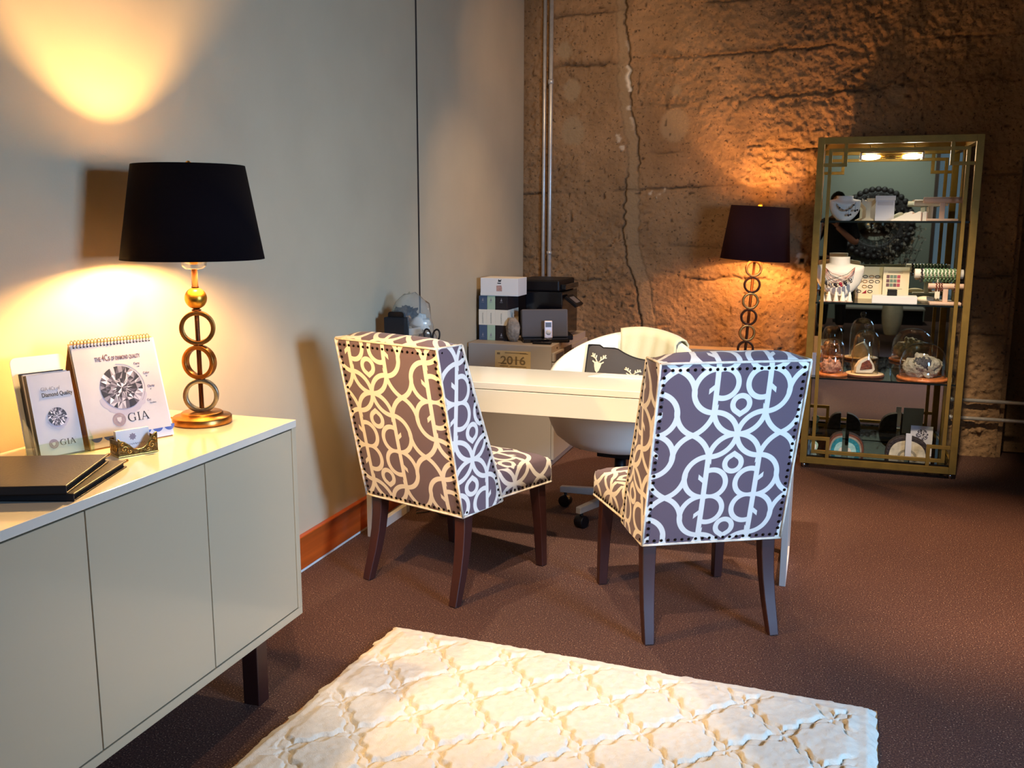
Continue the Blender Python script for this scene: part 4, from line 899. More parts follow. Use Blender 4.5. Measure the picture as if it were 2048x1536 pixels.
for i in range(5):
    o = thing('brochure', ['front', 'second', 'third', 'fourth', 'rearmost'][i] + (' diamond' if i == 0 else '') + ' brochure of the stack in the acrylic holder left of the flip chart', 'brochure', (.1754, 1.7437, ZT + .0036), rz, 'brochures in the acrylic holder'); sized(o)
    yy = .004 + .0088 * i; Fr = frame((0, yy, 0), (1, 0, 0), (0, .046, .182)); L_ = .190 - .002 * (i % 2)
    G().prism([(0, 0), (bw - .005, 0), (bw - .005, L_), (0, L_)], .008, Fr, z0=-.008).build('leaflet', [M['paper_grey'], M['black']][0 if i in (0, 2) else 1] if i else M['paper_grey'], o)
    if i == 0:
        Ff = Fr @ Matrix.Translation((0, 0, .0004)); G().prism([(-.0003, 0), (-.0001, 0), (-.0001, L_), (-.0003, L_)], .0085, Fr, z0=-.008).build('fold', M['leather'], o)
        text('heading_light', 'GIA 4Cs of', .0125, M['ink_grey'], o, Ff @ Matrix.Translation((.026, .150, 0)), w=.043); text('heading_bold', 'Diamond Quality', .0138, M['ink'], o, Ff @ Matrix.Translation((.026, .136, 0)), bold=.0002, w=.069)
        gem(o, Ff @ Matrix.Translation((.052, .088, 0)), .0215, 9, cloud=True); gia(o, Ff @ Matrix.Translation((.047, .021, 0)), .0135)

# business cards
k0, k1 = Vector((.3377, 1.8189, ZT)), Vector((.3818, 1.9049, ZT)); X = (k1 - k0).normalized(); rz = math.atan2(X.y, X.x)
t = thing('card_holder', 'ornate antique brass card holder in front of the flip chart', 'card holder', tuple(k0), rz); sized(t); cw, cdp = .092, .046
wave = [(0, 0), (cw, 0), (cw, .044), (cw * .93, .042), (cw * .84, .034), (cw * .74, .020), (cw * .64, .012), (cw * .5, .0095), (cw * .38, .013), (cw * .28, .022), (cw * .16, .031), (cw * .07, .034), (0, .040)]
G().prism(wave, .0025, frame((0, 0, .003), (1, 0, 0), (0, 0, 1))).build('front_wall', M['brass_dark'], t); G().tube([(x, -.0005, z + .003) for x, z in wave[2:]], .0016, 6).build('scroll_edge', M['brass_line'], t)
G().box((0, cdp - .003, .003), (cw, cdp, .04)).build('back_wall', M['brass_dark'], t)
for x in (0, cw - .0025): G().box((x, 0, .003), (x + .0025, cdp, .038)).build('side_wall', M['brass_dark'], t)
G().box((-.002, -.003, 0), (cw + .002, cdp + .002, .004)).build('plinth', M['brass_line'], t, bevel=.0015)
g = G()
for cx, cz, r, a in ((.014, .018, .008, 0), (.026, .012, .006, 120), (.078, .020, .009, 60), (.068, .011, .005, 200), (.009, .030, .004, 40), (.084, .034, .004, 300)):
    g.tube([(cx + r * (1 - i / 14) * math.cos(R(a + 34 * i)), -.003, cz + r * (1 - i / 14) * math.sin(R(a + 34 * i))) for i in range(13)], .0011, 5)
for s in range(5): g.tube([(-.0012, .006 + .008 * s + .003 * math.cos(q), .012 + .004 * q) for q in range(5)], .001, 5)
g.build('filigree', M['brass_line'], t)
t = thing('business_cards', 'stack of white business cards with a rosette in the brass holder', 'cards', tuple(k0), rz); sized(t)
Fc = frame((.008, .018, .0045), (1, 0, 0), (0, .006, .052)); G().prism([(0, 0), (.078, 0), (.078, .052), (0, .052)], .012, Fc, z0=-.018).build('stack', M['paper'], t)
G().prism([(0, 0), (.078, 0), (.078, .050), (0, .050)], .0006, Fc, z0=-.0055).build('top_card', M['paper'], t)
Fk = Fc @ Matrix.Translation((.038, .035, -.0045)); G().prism([((.0072 + .0012 * math.cos(8 * a)) * math.cos(a), (.0072 + .0012 * math.cos(8 * a)) * math.sin(a)) for a in [2 * PI * i / 48 for i in range(48)]], .0003, Fk).build('rosette', M['ink_mauve'], t)
g = G(); g.tube([Fk @ Vector((-.012 + .0019 * q, -.017 + .0025 * math.sin(q * 2.3), .0003)) for q in range(22)], .00035, 4); g.build('script_line', M['ink_mauve'], t)

# presentation folders
def folder(label, x, y, rz, z, w_, d_, h_, pen):
    t = thing('leather_folder', label, 'folder', (x, y, z), rz, 'leather folders on the sideboard'); sized(t)
    G().box((-w_, 0, 0), (0, d_, h_ * .2)).build('back_cover', M['leather'], t, bevel=.001); G().box((-w_, 0, h_ * .8), (0, d_, h_)).build('front_cover', M['leather'], t, bevel=.0012)
    G().box((-w_ + .004, .006, h_ * .2), (-.006, d_ - .004, h_ * .8)).build('pages', M['black_matt'], t); G().box((-w_, 0, 0), (0, .004, h_)).build('spine', M['black_matt'], t, bevel=.001)
    for k in range(2): G().box((-.008, .002, h_ * (.35 + .25 * k)), (-.002, d_ - .01, h_ * (.39 + .25 * k))).build('page_edge', M['black_matt'], t)
    G().cyl((-.012, d_ - .03, h_ * .75), (-.004, d_ + .014, h_ * .75), .0035, n=8).build('pen_loop', M['brass_line'], t)
ang = math.atan2(.03, .076)
folder('lower dark brown leather folder on the sideboard front corner', .505, 1.4943, ang - R(3), ZT, .34, .255, .016, 1)
folder('upper dark brown leather folder lying on the other folder', .4977, 1.4835, ang + R(2), ZT + .0177, .33, .245, .018, 1)

# ------------------------------------------------------------------ brass etagere with mirrored back
EX, EY, EW, ED, EH = 1.8825, 5.5245, .825, .515, 1.857
t = thing('etagere', 'tall gold fretwork etagere with glass shelves against the concrete wall', 'shelf', (EX, EY, 0))
PW = .036
for x in (0, EW - PW):
    for y in (0, ED - PW): G().box((x, y, .03), (x + PW, y + PW, EH)).build('post', M['gold'], t, bevel=.001)
for z in (.03, EH - PW):
    for y in (0, ED - PW): G().box((PW, y, z), (EW - PW, y + PW, z + PW)).build('rail', M['gold'], t, bevel=.001)
    for x in (0, EW - PW): G().box((x, PW, z), (x + PW, ED - PW, z + PW)).build('rail', M['gold'], t, bevel=.001)
b_ = .019
def bar(x0, z0, x1, z1, y=.006): G().box((x0, y, z0), (x1, y + b_, z1)).build('fret_bar', M['gold'], t, bevel=.0008)
i0, i1 = .060, .138; zt, zb = EH, .03
bar(i0, zb + i0, i0 + b_, zt - i0); bar(EW - i0 - b_, zb + i0, EW - i0, zt - i0)
bar(i0 + b_, zt - i0 - b_, EW - i0 - b_, zt - i0); bar(i0 + b_, zb + i0, EW - i0 - b_, zb + i0 + b_)
for s in (0, 1):
    X_ = lambda a, b: (a, b) if s == 0 else (EW - b, EW - a)
    for top in (0, 1):
        Z_ = lambda a, b: (zb + a, zb + b) if top == 0 else (zt - b, zt - a)
        xa, xb = X_(i1, i1 + b_); za, zc = Z_(PW, i1); bar(xa, za, xb, zc, .004)
        xa, xb = X_(PW, i1 + b_); za, zc = Z_(i1, i1 + b_); bar(xa, za, xb, zc, .004)
for z in (1.400, .951, .522):
    o = G().box((.012, .012, z), (EW - .012, ED - .015, z + .010)).build('glass_shelf', [M['shelf_glass'], M['edge']], t)
    for p in o.data.polygons: p.material_index = 0 if abs(p.normal.z) > .5 else 1
    for x in (.010, EW - .022):
        for y in (.05, ED - .06): G().box((x, y, z - .012), (x + .012, y + .02, z)).build('shelf_pin', M['gold'], t)
o = G().box((.02, .02, .066), (EW - .02, ED - .02, .076)).build('glass_shelf', [M['shelf_glass'], M['edge']], t)
for p in o.data.polygons: p.material_index = 0 if abs(p.normal.z) > .5 else 1
G().box((.012, ED - .008, .05), (EW - .012, ED - .003, EH - .02)).build('mirror_back', M['mirror'], t)
for x in (.02, EW - .03):
    for y in (.02, ED - .03): G().cyl((x + .005, y + .005, 0), (x + .005, y + .005, .03), .009, n=12).build('foot', M['silver'], t)
l = thing('shelf_light', 'lit two bulb strip lamp under the top of the etagere', 'lamp', (EX + .405, EY + ED - .062, 1.772))
G().box((-.17, -.012, .024), (.17, .012, .04)).build('bracket', M['gold'], l); G().cyl((-.165, 0, .012), (.165, 0, .012), .004, n=10).cyl((-.165, 0, .0), (.165, 0, .0), .003, n=10).build('rod', M['brass_line'], l)
for s in (-1, 1):
    G().lathe([(0, 0), (.007, .004), (.012, .03), (.012, .07), (.007, .10), (0, .104)], 12, (s * .165 - (.0 if s < 0 else .104), 0, .006), (1, 0, 0)).build('bulb', M['tube_light'], l); G().box((s * .168 - .006, -.012, -.012), (s * .168 + .006, .012, .026)).build('end_cap', M['rough_white'], l)
    G().cyl((s * .12, 0, .04), (s * .12, 0, .07), .004, n=8).build('hanger', M['gold'], l)

S1, S2, S3, S4 = 1.410, .961, .532, .076
def bust(name, label, x, y, z, k, rz, beads):
    """neck and shoulders display, leaning back"""
    t = thing(name, label, 'display bust', (x, y, z), rz); g = G(); rows = []; nr, sq = (.044, .66) if k < 1.3 else (.035, .60)
    for i in range(25):
        q = i / 24; row = []
        for j in range(33):
            a = PI * (j / 32) - PI / 2                       # front half, -x .. +x
            if q < sq: f = q / sq; rx = .026 + .058 * math.sin(PI / 2 * f) ** .75; ry = .022 + .024 * f
            elif q < sq + .15: f = (q - sq) / .15; f = f * f * (3 - 2 * f); rx = .084 - (.084 - nr) * f; ry = .046 - .008 * f
            else: rx = nr; ry = .038
            zz = .135 * q; lean = .03 * q
            low = .022 * abs(math.sin(a)) ** 2 * max(0, 1 - abs(q - sq) / .3)
            row.append((k * rx * math.sin(a), k * (lean - ry * math.cos(a)), k * (zz + low)))
        for j in range(1, 16):
            a = PI / 2 + PI * j / 16
            row.append((k * rx * math.sin(a) * .98, k * (lean + .012 - .012 * math.cos(a) * 0), k * (zz + low * (1 if True else 0))))
        rows.append(row)
    g.grid(rows, True, wrap=True); n = len(rows[0]); g.f.append([24 * n + j for j in range(n)]); g.sm.append(False); g.mi.append(0)
    g.build('bust_form', M['velvet'], t); g = G(); g.prism([(-.02, 0), (.02, 0), (.012, .1), (-.012, .1)], .004, frame((0, .02 * k, 0), (1, 0, 0), (0, .14, 1))).build('easel_back', M['velvet_pink'], t); return t
def necklace(label, x, y, z, pts, beads, mats, r=.0016):
    t = thing('necklace', label, 'necklace', (x, y, z)); G().tube(pts, r, 6).build('chain', mats[0], t)
    for i, (p, q, m_) in enumerate(beads): G().ball(p, q, 12, 8).build('bead', m_, t)
bx, by = 2.047, 5.70
bust('necklace_bust', 'small white necklace bust at the left of the top etagere shelf', bx, by, S1, 1.02, R(8), 0)
drape = lambda w_, d_, z0, sag, n, f=1: [(w_ * (2 * i / n - 1), -d_ * (1 - .55 * (2 * i / n - 1) ** 2), z0 - sag * (1 - (2 * i / n - 1) ** 2)) for i in range(n + 1)]
dp = drape(.050, .050, .096, .040, 16)
necklace('beaded silver necklace hanging round the small white bust', bx, by, S1, dp, [(dp[i], .0042 + .0012 * (i % 2), M['silver'] if i % 3 else M['dark_bead']) for i in range(1, 16)], [M['silver']])
e = thing('drop_earrings', 'pair of dark drop earrings hung on the small white bust', 'earrings', (bx, by, S1))
for a, zz, dx in ((.018, .030, 0), (.052, .055, .01)): G().tube([(a, -.047, zz + .05), (a, -.05, zz)], .0008, 5).build('wire', M['dark_bead'], e); G().ball((a, -.051, zz), .0065, 10, 8).ball((a + .011, -.05, zz + .004), .0055, 10, 8).build('drop', M['dark_bead'], e)
def tstand(label, x, y, z, h, w_, rz=0, m_='velvet'):
    t = thing('earring_stand', label, 'earring stand', (x, y, z), rz)
    G().prism([(-w_ * .5, 0), (w_ * .5, 0), (w_ * .16, h * .14), (w_ * .14, h * .55), (w_ * .5, h * .8), (w_ * .5, h), (w_ * .2, h * .86), (-w_ * .2, h * .86), (-w_ * .5, h), (-w_ * .5, h * .8), (-w_ * .14, h * .55), (-w_ * .16, h * .14)], .006, frame((0, 0, 0), (1, 0, 0), (0, .1, 1))).build('card_tee', M[m_], t); G().box((-w_ * .42, -.012, 0), (w_ * .42, .018, .006)).build('foot', M[m_], t, bevel=.001); return t
tstand('white forked earring stand right of the small white bust', 2.170, 5.70, S1, .125, .075, R(-4), 'cream'); tstand('white forked earring stand behind its twin on the top shelf', 2.155, 5.80, S1, .118, .085, R(6))
t = thing('gift_box', 'upright lidded white box in the middle of the top etagere shelf', 'box', (2.205, 5.66, S1), R(-2))
G().box((0, 0, 0), (.098, .06, .112)).build('box', M['paper_cool'], t, bevel=.001); G().box((-.003, -.003, .112), (.101, .063, .137)).build('lid', M['paper'], t, bevel=.001); G().box((.008, -.0006, .085), (.09, 0, .106)).build('label_band', M['paper_grey'], t)
t = thing('display_box', 'slim white box standing between the earring stand and the lidded box', 'box', (2.190, 5.76, S1)); G().box((-.03, 0, 0), (.018, .03, .125)).build('box', M['paper'], t, bevel=.001)
for i, (x, y, a) in enumerate(((2.335, 5.62, 0), (2.375, 5.60, 0), (2.405, 5.64, 0))):
    t = thing('ramp_display', ['left', 'middle', 'right'][i] + ' one of the three white sloping display ramps on the top etagere shelf', 'display ramp', (x, y, S1), R(-14))
    G().prism([(-.045, 0), (.062, 0), (.062, .048), (.054, .052), (-.045, .005)], .055 - .01 * i, frame((0, .03, 0), (1, 0, 0), (0, 0, 1))).build('ramp', M['velvet'], t, bevel=.001); G().prism([(.062, .0), (.065, 0), (.065, .045), (.062, .045)], .05 - .01 * i, frame((0, .028, 0), (1, 0, 0), (0, 0, 1))).build('ramp_end', M['velvet_pink'], t)
def tbar(label, x, y, z, h, L_, r, m_='velvet_pink', ends=None, base=.16):
    t = thing('bracelet_bar', label, 'bracelet stand', (x, y, z)); G().cyl((-L_ / 2, 0, h), (L_ / 2, 0, h), r, n=24).build('bar', M[m_], t, bevel=.003)
    G().box((-.013, -.008, .012), (.013, .008, h - r * .7)).build('upright', M[m_], t, bevel=.002); G().box((-base / 2, -.035, 0), (base / 2, .035, .013)).build('base', M[m_], t, bevel=.003); return t
tbar('front blush T-bar bracelet stand on the top etagere shelf', 2.545, 5.66, S1, .112, .195, .0165); tbar('back white T-bar bracelet stand on the top etagere shelf', 2.500, 5.80, S1, .100, .175, .0175, 'velvet')

# second shelf
bx, by = 2.040, 5.68
bust('necklace_bust', 'big white necklace bust with pendants at the left of the second etagere shelf', bx, by, S2 + .03, 1.60, R(6), 0)
G2 = thing('display_plinth', 'small white plinth under the big necklace bust', 'plinth', (bx, by + .02, S2)); G().box((-.07, -.02, 0), (.07, .05, .03)).build('block', M['velvet'], G2, bevel=.002)
for i, (x1, z1, cm, bm_) in enumerate(((-.075, .105, 'cord_black', 'dark_bead'), (-.050, .093, 'cord_pink', 'silver'), (-.022, .095, 'cord_pink', 'dark_bead'), (.006, .098, 'cord_pink', 'red_bead'), (.030, .105, 'cord_black', 'dark_bead'), (.055, .122, 'cord_pink', 'silver'))):
    t = thing('pendant', ['leftmost dark pendant on a black cord', 'second pendant from the left, silver on a pink cord', 'third pendant from the left, dark on a pink cord', 'red bead pendant on a pink cord', 'dark pendant on a black cord beside the red one', 'rightmost silver pendant on a pink cord'][i] + ' on the big white bust', 'pendant', (bx, by, S2), 0, 'corded pendants on the big bust')
    y0 = -.070
    G().tube([(-.078, -.03, .185), (-.06 + x1 * .3, -.062, (.185 + z1) / 2 + .004), (x1, y0, z1 + .008)], .0014, 5).tube([(.078, -.03, .19), (.06 + x1 * .3, -.060, (.19 + z1) / 2 + .004), (x1, y0, z1 + .008)], .0014, 5).build('cord', M[cm], t); G().ball((x1, y0, z1), .0105, 14, 10).ball((x1 + .006, y0 - .003, z1 - .01), .007, 10, 8).build('charm', M[bm_], t)
for i, x in enumerate((1.955, 1.988, 2.026, 2.062, 2.098)):
    t = thing('ring_cone', ['first', 'second', 'third', 'fourth', 'fifth'][i] + ' pale ring cone from the left at the front of the second etagere shelf', 'ring stand', (x, 5.575 + .008 * (i % 2), S2), 0, 'ring cones on the second shelf')
    G().lathe([(0, 0), (.015, 0), (.014, .006), (.0045, .055), (0, .058)], 18).build('cone', M['velvet'], t); G().lathe([(.016, 0), (.018, .002), (.018, .004), (.015, .006)], 18).build('base_ring', M['velvet_pink'], t)
t = thing('ring_board', 'cream standing board with rows of rings on the second etagere shelf', 'ring display', (2.135, 5.87, S2))
Fr = frame((0, 0, 0), (1, 0, 0), (0, .12, 1)); G().prism([(0, 0), (.145, 0), (.145, .186), (0, .186)], .006, Fr, z0=-.006).build('board', M['cream'], t)
for r_, (zz, xs) in enumerate(((.128, (.05, .085, .117)), (.100, (.02, .05, .084, .117)), (.070, (.048, .08)), (.042, (.018, .08)))):
    for x in xs: G().tube([Fr @ Vector((x + .0125 * math.cos(2 * PI * i / 18), zz + .0075 * math.sin(2 * PI * i / 18), .002)) for i in range(18)], .0016, 6, True).build('ring', M[('dark_bead', 'bronze', 'bronze_dark')[(r_ + int(x * 300)) % 3]], t)
G().prism([(.036, .03), (.06, .03), (.06, .05)], .002, Fr).build('red_tag', M['red_bead'], t)
t = thing('swatch_board', 'framed cream card of green and red swatches on the second etagere shelf', 'sign', (2.280, 5.83, S2))
Fr = frame((0, 0, 0), (1, 0, 0), (0, .1, 1)); G().prism([(0, 0), (.14, 0), (.14, .188), (0, .188)], .005, Fr, z0=-.005).build('board', M['cream'], t)
for i in range(3):
    for j in range(4): G().prism([(.018 + .019 * j, .075 + .024 * i), (.035 + .019 * j, .075 + .024 * i), (.035 + .019 * j, .094 + .024 * i), (.018 + .019 * j, .094 + .024 * i)], .001, Fr).build('swatch', M[('tan_swatch', 'green_card', 'green_card', 'pink_card')[j] if i else ('tan_swatch', 'green_card', 'tan_swatch', 'pink_card')[j]], t)
g = G()
for z in (.16, .153, .062): g.prism([(.025, z), (.105, z), (.105, z + .002), (.025, z + .002)], .0004, Fr)
g.build('text_line', M['ink_tan'], t); G().box((-.012, -.03, 0), (.152, .02, .004)).build('stand', M['clear'], t, bevel=.001)
t = thing('gift_box', 'flat white box lying at the front of the second etagere shelf', 'box', (2.215, 5.575, S2), R(-2)); G().box((0, 0, 0), (.232, .11, .040)).build('box', M['paper'], t, bevel=.0015)
t = thing('ring_box', 'small black ring box on the flat white box', 'box', (2.295, 5.60, S2 + .040)); G().box((0, 0, 0), (.05, .035, .024)).build('box', M['black_matt'], t, bevel=.002); G().box((0, 0, .0245), (.05, .035, .034)).build('lid', M['black_matt'], t, bevel=.003)
ORD = ['', 'first', 'second', 'third', 'fourth', 'fifth', 'sixth', 'seventh', 'eighth', 'ninth', 'tenth']
def bangles(parent_loc, xs, h, r, mats, group, labf):
    for i, x in enumerate(xs):
        m_ = mats[i % len(mats)]; o = thing('bracelet', labf(i), 'bracelet', (parent_loc[0] + x, parent_loc[1], parent_loc[2]), 0, group)
        c = (0, 0, h - r * .35); n = 18; R_ = r * 1.32
        for k in range(n): a = 2 * PI * k / n; G
        g = G()
        for k in range(n): a = 2 * PI * k / n; g.ball((.0015 * (-1) ** k, c[1] + R_ * math.sin(a), c[2] + R_ * math.cos(a)), R_ * .19, 8, 6)
        g.build('beads', M[m_], o)
tb = (2.560, 5.72, S2); tbar('tall T-bar strung with green bead bracelets on the second etagere shelf', *tb, .160, .25, .026, 'velvet')
bangles(tb, [-.088 + .0185 * i for i in range(11)], .160, .026, ['dark_bead'] + ['green_bead'] * 10, 'bracelets on the tall T-bar', lambda i: 'dark bracelet at the left end of the tall T-bar' if i == 0 else ORD[i] + ' green glass bead bracelet from the left on the tall T-bar')
tb = (2.590, 5.615, S2); tbar('low blush T-bar with rust bracelets on the second etagere shelf', *tb, .098, .18, .0155)
bangles(tb, [-.048, -.034, -.022, .045, .058], .098, .0155, ['rust_bead'], 'bracelets on the low T-bar', lambda i: ORD[i + 1] + ' rust bead bracelet from the left on the low blush T-bar')
t = thing('pillow_stand', 'pale tan oval bracelet cushion behind the low T-bar', 'cushion', (2.50, 5.70, S2)); G().ball((0, 0, .018), .05, 18, 10, (1, .6, .36)).build('cushion', M['cream'], t)

# third shelf: bell jars
def jar(label, x, y, r, h, prof, br, bh, wood, knob=0, face=None):
    t = thing('bell_jar', label, 'bell jar', (x, y, S3)); G().lathe([(0, 0), (br * .97, 0), (br, bh * .3), (br, bh * .75), (br * .96, bh), (0, bh)], 44, cap=False).build('base', M[wood], t)
    if face: G().lathe([(0, bh), (br * .95, bh), (br * .95, bh + .001), (0, bh + .001)], 44, cap=False).build('cut_face', M[face], t)
    P = [(a * r, bh + .0015 + b * h) for a, b in prof]; I = [(max(0, a - .0025), b - (.0 if i < 2 else .002)) for i, (a, b) in enumerate(P)]
    G().lathe(P + I[::-1], 48, cap=False).build('glass_dome', M['clear'], t, fix=True)
    if knob: G().lathe([(0, 0), (knob * .5, .0), (knob * .45, knob * .5), (knob * .9, knob * 1.0), (knob, knob * 1.5), (knob * .8, knob * 2.1), (0, knob * 2.4)], 24, (0, 0, bh + h), cap=False).build('knob', M['crystal'], t)
    return t
tall = [(1.04, 0), (1., .01), (1., .60), (.97, .72), (.88, .84), (.70, .93), (.45, .98), (.2, .998), (0, 1)]
dome = [(1.03, 0), (1., .015), (1., .25), (.985, .42), (.93, .60), (.82, .76), (.65, .88), (.42, .965), (.2, .995), (0, 1)]
jar('slim bell jar over pink quartz at the left of the third etagere shelf', 2.030, 5.655, .064, .195, tall, .088, .014, 'wood_disc')
jar('knobbed bell jar over a cut agate wedge on a pale log slice', 2.208, 5.690, .073, .250, tall, .108, .014, 'bark', .018, 'wood_pale')
jar('wide glass dome over a grey geode on an orange log slice', 2.512, 5.665, .122, .190, dome, .135, .016, 'wood_disc')
def stone(name, label, c, d, seed, m_, z0, amp=.35, k=2.4, n=26, mm=18):
    g = lump(seed, (0, 0, 0), d, amp, n, mm, k); zmin = -d[2] * .82; g.v = [(a, b, max(q, zmin)) for a, b, q in g.v]
    return tag(g.build(name, M[m_], loc=(c[0], c[1], z0 - zmin)), label, 'crystal')
o = stone('quartz_cluster', 'pink quartz cluster under the slim bell jar', (2.022, 5.645), (.048, .038, .042), 51, 'quartz', S3 + .0145, .5, 3.2)
for i in range(7):
    a = i * .9; p = Vector((.028 * math.cos(a), .022 * math.sin(a), .015)); q = p + Vector((.016 * math.cos(a), .012 * math.sin(a), .028 + .006 * (i % 3)))
    g = G(); g.cyl(p, p + (q - p) * .7, .010, .009, 6, False).cyl(p + (q - p) * .7, q, .009, .001, 6, False); g.build('crystal_point', M['quartz'], o)
t = thing('agate_wedge', 'cut agate wedge with a rust red crystal face under the knobbed bell jar', 'crystal', (2.208, 5.675, S3 + .0155), R(14))
prof = [(-.055, 0), (.035, .0), (.052, .02), (.045, .05), (.018, .094), (.008, .092), (-.03, .07), (-.052, .035)]
G().prism(prof, .05, frame((0, .03, 0), (1, 0, 0), (0, .1, 1))).build('rind', M['chalk'], t, bevel=.004)
G().prism([(-.034, .018), (.036, .026), (.034, .048), (.014, .080), (-.024, .058)], .004, frame((0, -.0205, .004), (1, 0, 0), (0, .1, 1))).build('crystal_face', M['agate'], t, bevel=.002)
o = stone('geode', 'broken grey geode with a smoky hollow under the wide glass dome', (2.512, 5.648), (.092, .062, .070), 61, 'geode', S3 + .0165, .36, 2.6, 52, 36)
g = lump(62, (-.004, -.034, .020), (.046, .024, .034), .8, 30, 20, 4); g.build('crystal_hollow', M['geode_in'], o)
t = thing('place_card', 'small cream card stand at the right edge of the third etagere shelf', 'card', (2.640, 5.60, S3)); G().box((0, 0, 0), (.018, .02, .028)).build('block', M['cream'], t, bevel=.002)
t = thing('place_card', 'white card standing behind the left post of the third etagere shelf', 'card', (1.917, 5.62, S3)); G().prism([(0, 0), (.022, 0), (.022, .13), (0, .13)], .003, frame((0, 0, 0), (1, 0, 0), (0, .05, 1))).build('card', M['paper'], t)

# bottom shelf: sliced agate bookends
def half_agate(label, x, y, r, hgt, side, bands, rind, a0=90, a1=180):
    t = thing('agate_bookend', label, 'bookend', (x, y, S4)); F = frame((0, 0, 0), (1, 0, 0), (0, 0, 1)); N = VN(int(x * 1000))
    def outline(f):
        pts = []
        for i in range(15):
            a = R(90 * i / 14); q = 1 + .035 * math.sin(4 * a + x * 20) * f - .03 * math.sin(2 * a)
            pts.append((side * r * f * q * math.cos(a), hgt * f * q * math.sin(a)))
        return [(0, 0)] + (pts if side > 0 else pts)
    rough = outline(1.0); g = G(); g.prism(rough, .055, F, z0=-.055); g.build('rind', M[rind], t, bevel=.006)
    for i, (f, m_) in enumerate(bands): G().prism(outline(f), .0015, F, z0=.0008 * i - .001).build('band', M[m_], t)
    return t
tb_ = [(.97, 'agate_brown'), (.84, 'agate_grey'), (.74, 'teal'), (.50, 'teal_pale'), (.20, 'chalk')]
half_agate('left half of the teal banded agate bookends on the bottom etagere shelf', 2.112, 5.70, .085, .112, -1, tb_, 'rock_dark'); half_agate('right half of the teal banded agate bookends on the bottom etagere shelf', 2.147, 5.70, .092, .112, 1, tb_, 'rock_dark')
tb_ = [(.95, 'rock_dark'), (.80, 'agate_cream'), (.36, 'agate_grey'), (.24, 'agate_cream')]
half_agate('left half of the black rimmed cream agate bookends on the bottom etagere shelf', 2.452, 5.66, .108, .125, -1, tb_, 'rock_dark'); half_agate('right half of the black rimmed cream agate bookends on the bottom etagere shelf', 2.478, 5.66, .108, .125, 1, tb_, 'rock_dark')
t = thing('leaflet_card', 'pale card with a diamond print behind the cream agate bookends', 'card', (2.482, 5.74, S4), R(-4)); Fr = frame((0, 0, 0), (1, 0, 0), (0, .12, 1)); G().prism([(0, 0), (.118, 0), (.118, .170), (0, .170)], .003, Fr, z0=-.003).build('card', M['paper_grey'], t); gem(t, Fr @ Matrix.Translation((.062, .118, 0)), .033, 15, cloud=False)
t = thing('leaflet_card', 'narrow blank white slip standing between the cream agate halves', 'card', (2.449, 5.602, S4), 0); G().prism([(0, .02), (.031, .02), (.031, .15), (0, .15)], .0015, frame((0, 0, 0), (1, 0, 0), (0, .2, 1))).box((0, -.002, 0), (.031, .02, .002)).build('card', M['paper_grey'], t)
t = thing('agate_slice', 'pale blue agate slice leaning at the left post of the bottom etagere shelf', 'crystal', (1.935, 5.62, S4)); F = frame((0, 0, 0), (1, 0, 0), (0, .35, 1)); G().prism([(.022 + .022 * (1 + .1 * math.sin(3 * a)) * math.cos(a), .032 + .034 * (1 + .08 * math.sin(4 * a)) * math.sin(a)) for a in [2 * PI * i / 24 for i in range(24)]], .005, F).build('slice', M['teal_pale'], t); G().prism([(.022 + .012 * math.cos(a), .032 + .018 * math.sin(a)) for a in [2 * PI * i / 20 for i in range(20)]], .0058, F, z0=-.0004).build('core', M['rough_white'], t)

# ------------------------------------------------------------------ what the mirror shows: the room behind the photographer
t = thing('round_mirror', 'round wall mirror in a carved dark wood frame seen in the etagere mirror', 'mirror', (2.60, -2.295, 1.36), 0)
F = frame((0, 0, 0), (-1, 0, 0), (0, 0, 1))
g = G(); g.lathe([(.30, 0), (.30, .03), (.33, .045), (.38, .03), (.42, .05), (.46, .03), (.485, .0)], 64, (0, .001, 0), (0, 1, 0), cap=False); g.build('frame', M['dark_wood'], t)
for i in range(36): a = 2 * PI * i / 36; G().ball((.47 * math.cos(a), .03, .47 * math.sin(a)), .045, 10, 8, (1, .6, 1)).build('carved_scallop', M['dark_wood'], t)
for i in range(18): a = 2 * PI * (i + .5) / 18; G().ball((.38 * math.cos(a), .045, .38 * math.sin(a)), .03, 10, 8, (1, .6, 1)).build('carved_petal', M['dark_wood'], t)
G().lathe([(0, 0), (.305, 0), (.305, .006), (0, .006)], 64, (0, .012, 0), (0, 1, 0), cap=False).build('glass', M['mirror'], t)
t = thing('low_bench', 'long low black bench with a pale top seen in the etagere mirror', 'bench', (2.9, -1.9, 0)); G().box((-.75, -.2, .0), (.35, .22, .20)).build('body', M['black'], t, bevel=.004); G().box((-.77, -.22, .20), (.37, .24, .225)).build('top', M['grey_metal'], t, bevel=.003)
t = thing('floor_vase', 'white oval floor vase of blossom branches seen in the etagere mirror', 'vase', (2.78, -.45, 0))
G().lathe([(0, 0), (.075, 0), (.085, .02), (.115, .14), (.125, .25), (.118, .36), (.095, .44), (.08, .465), (.07, .46), (.085, .43), (.105, .30), (.10, .15), (.06, .03), (0, .03)], 36, cap=False).build('vessel', M['vase'], t)
q = random.Random(4); br = G(); fl = G()
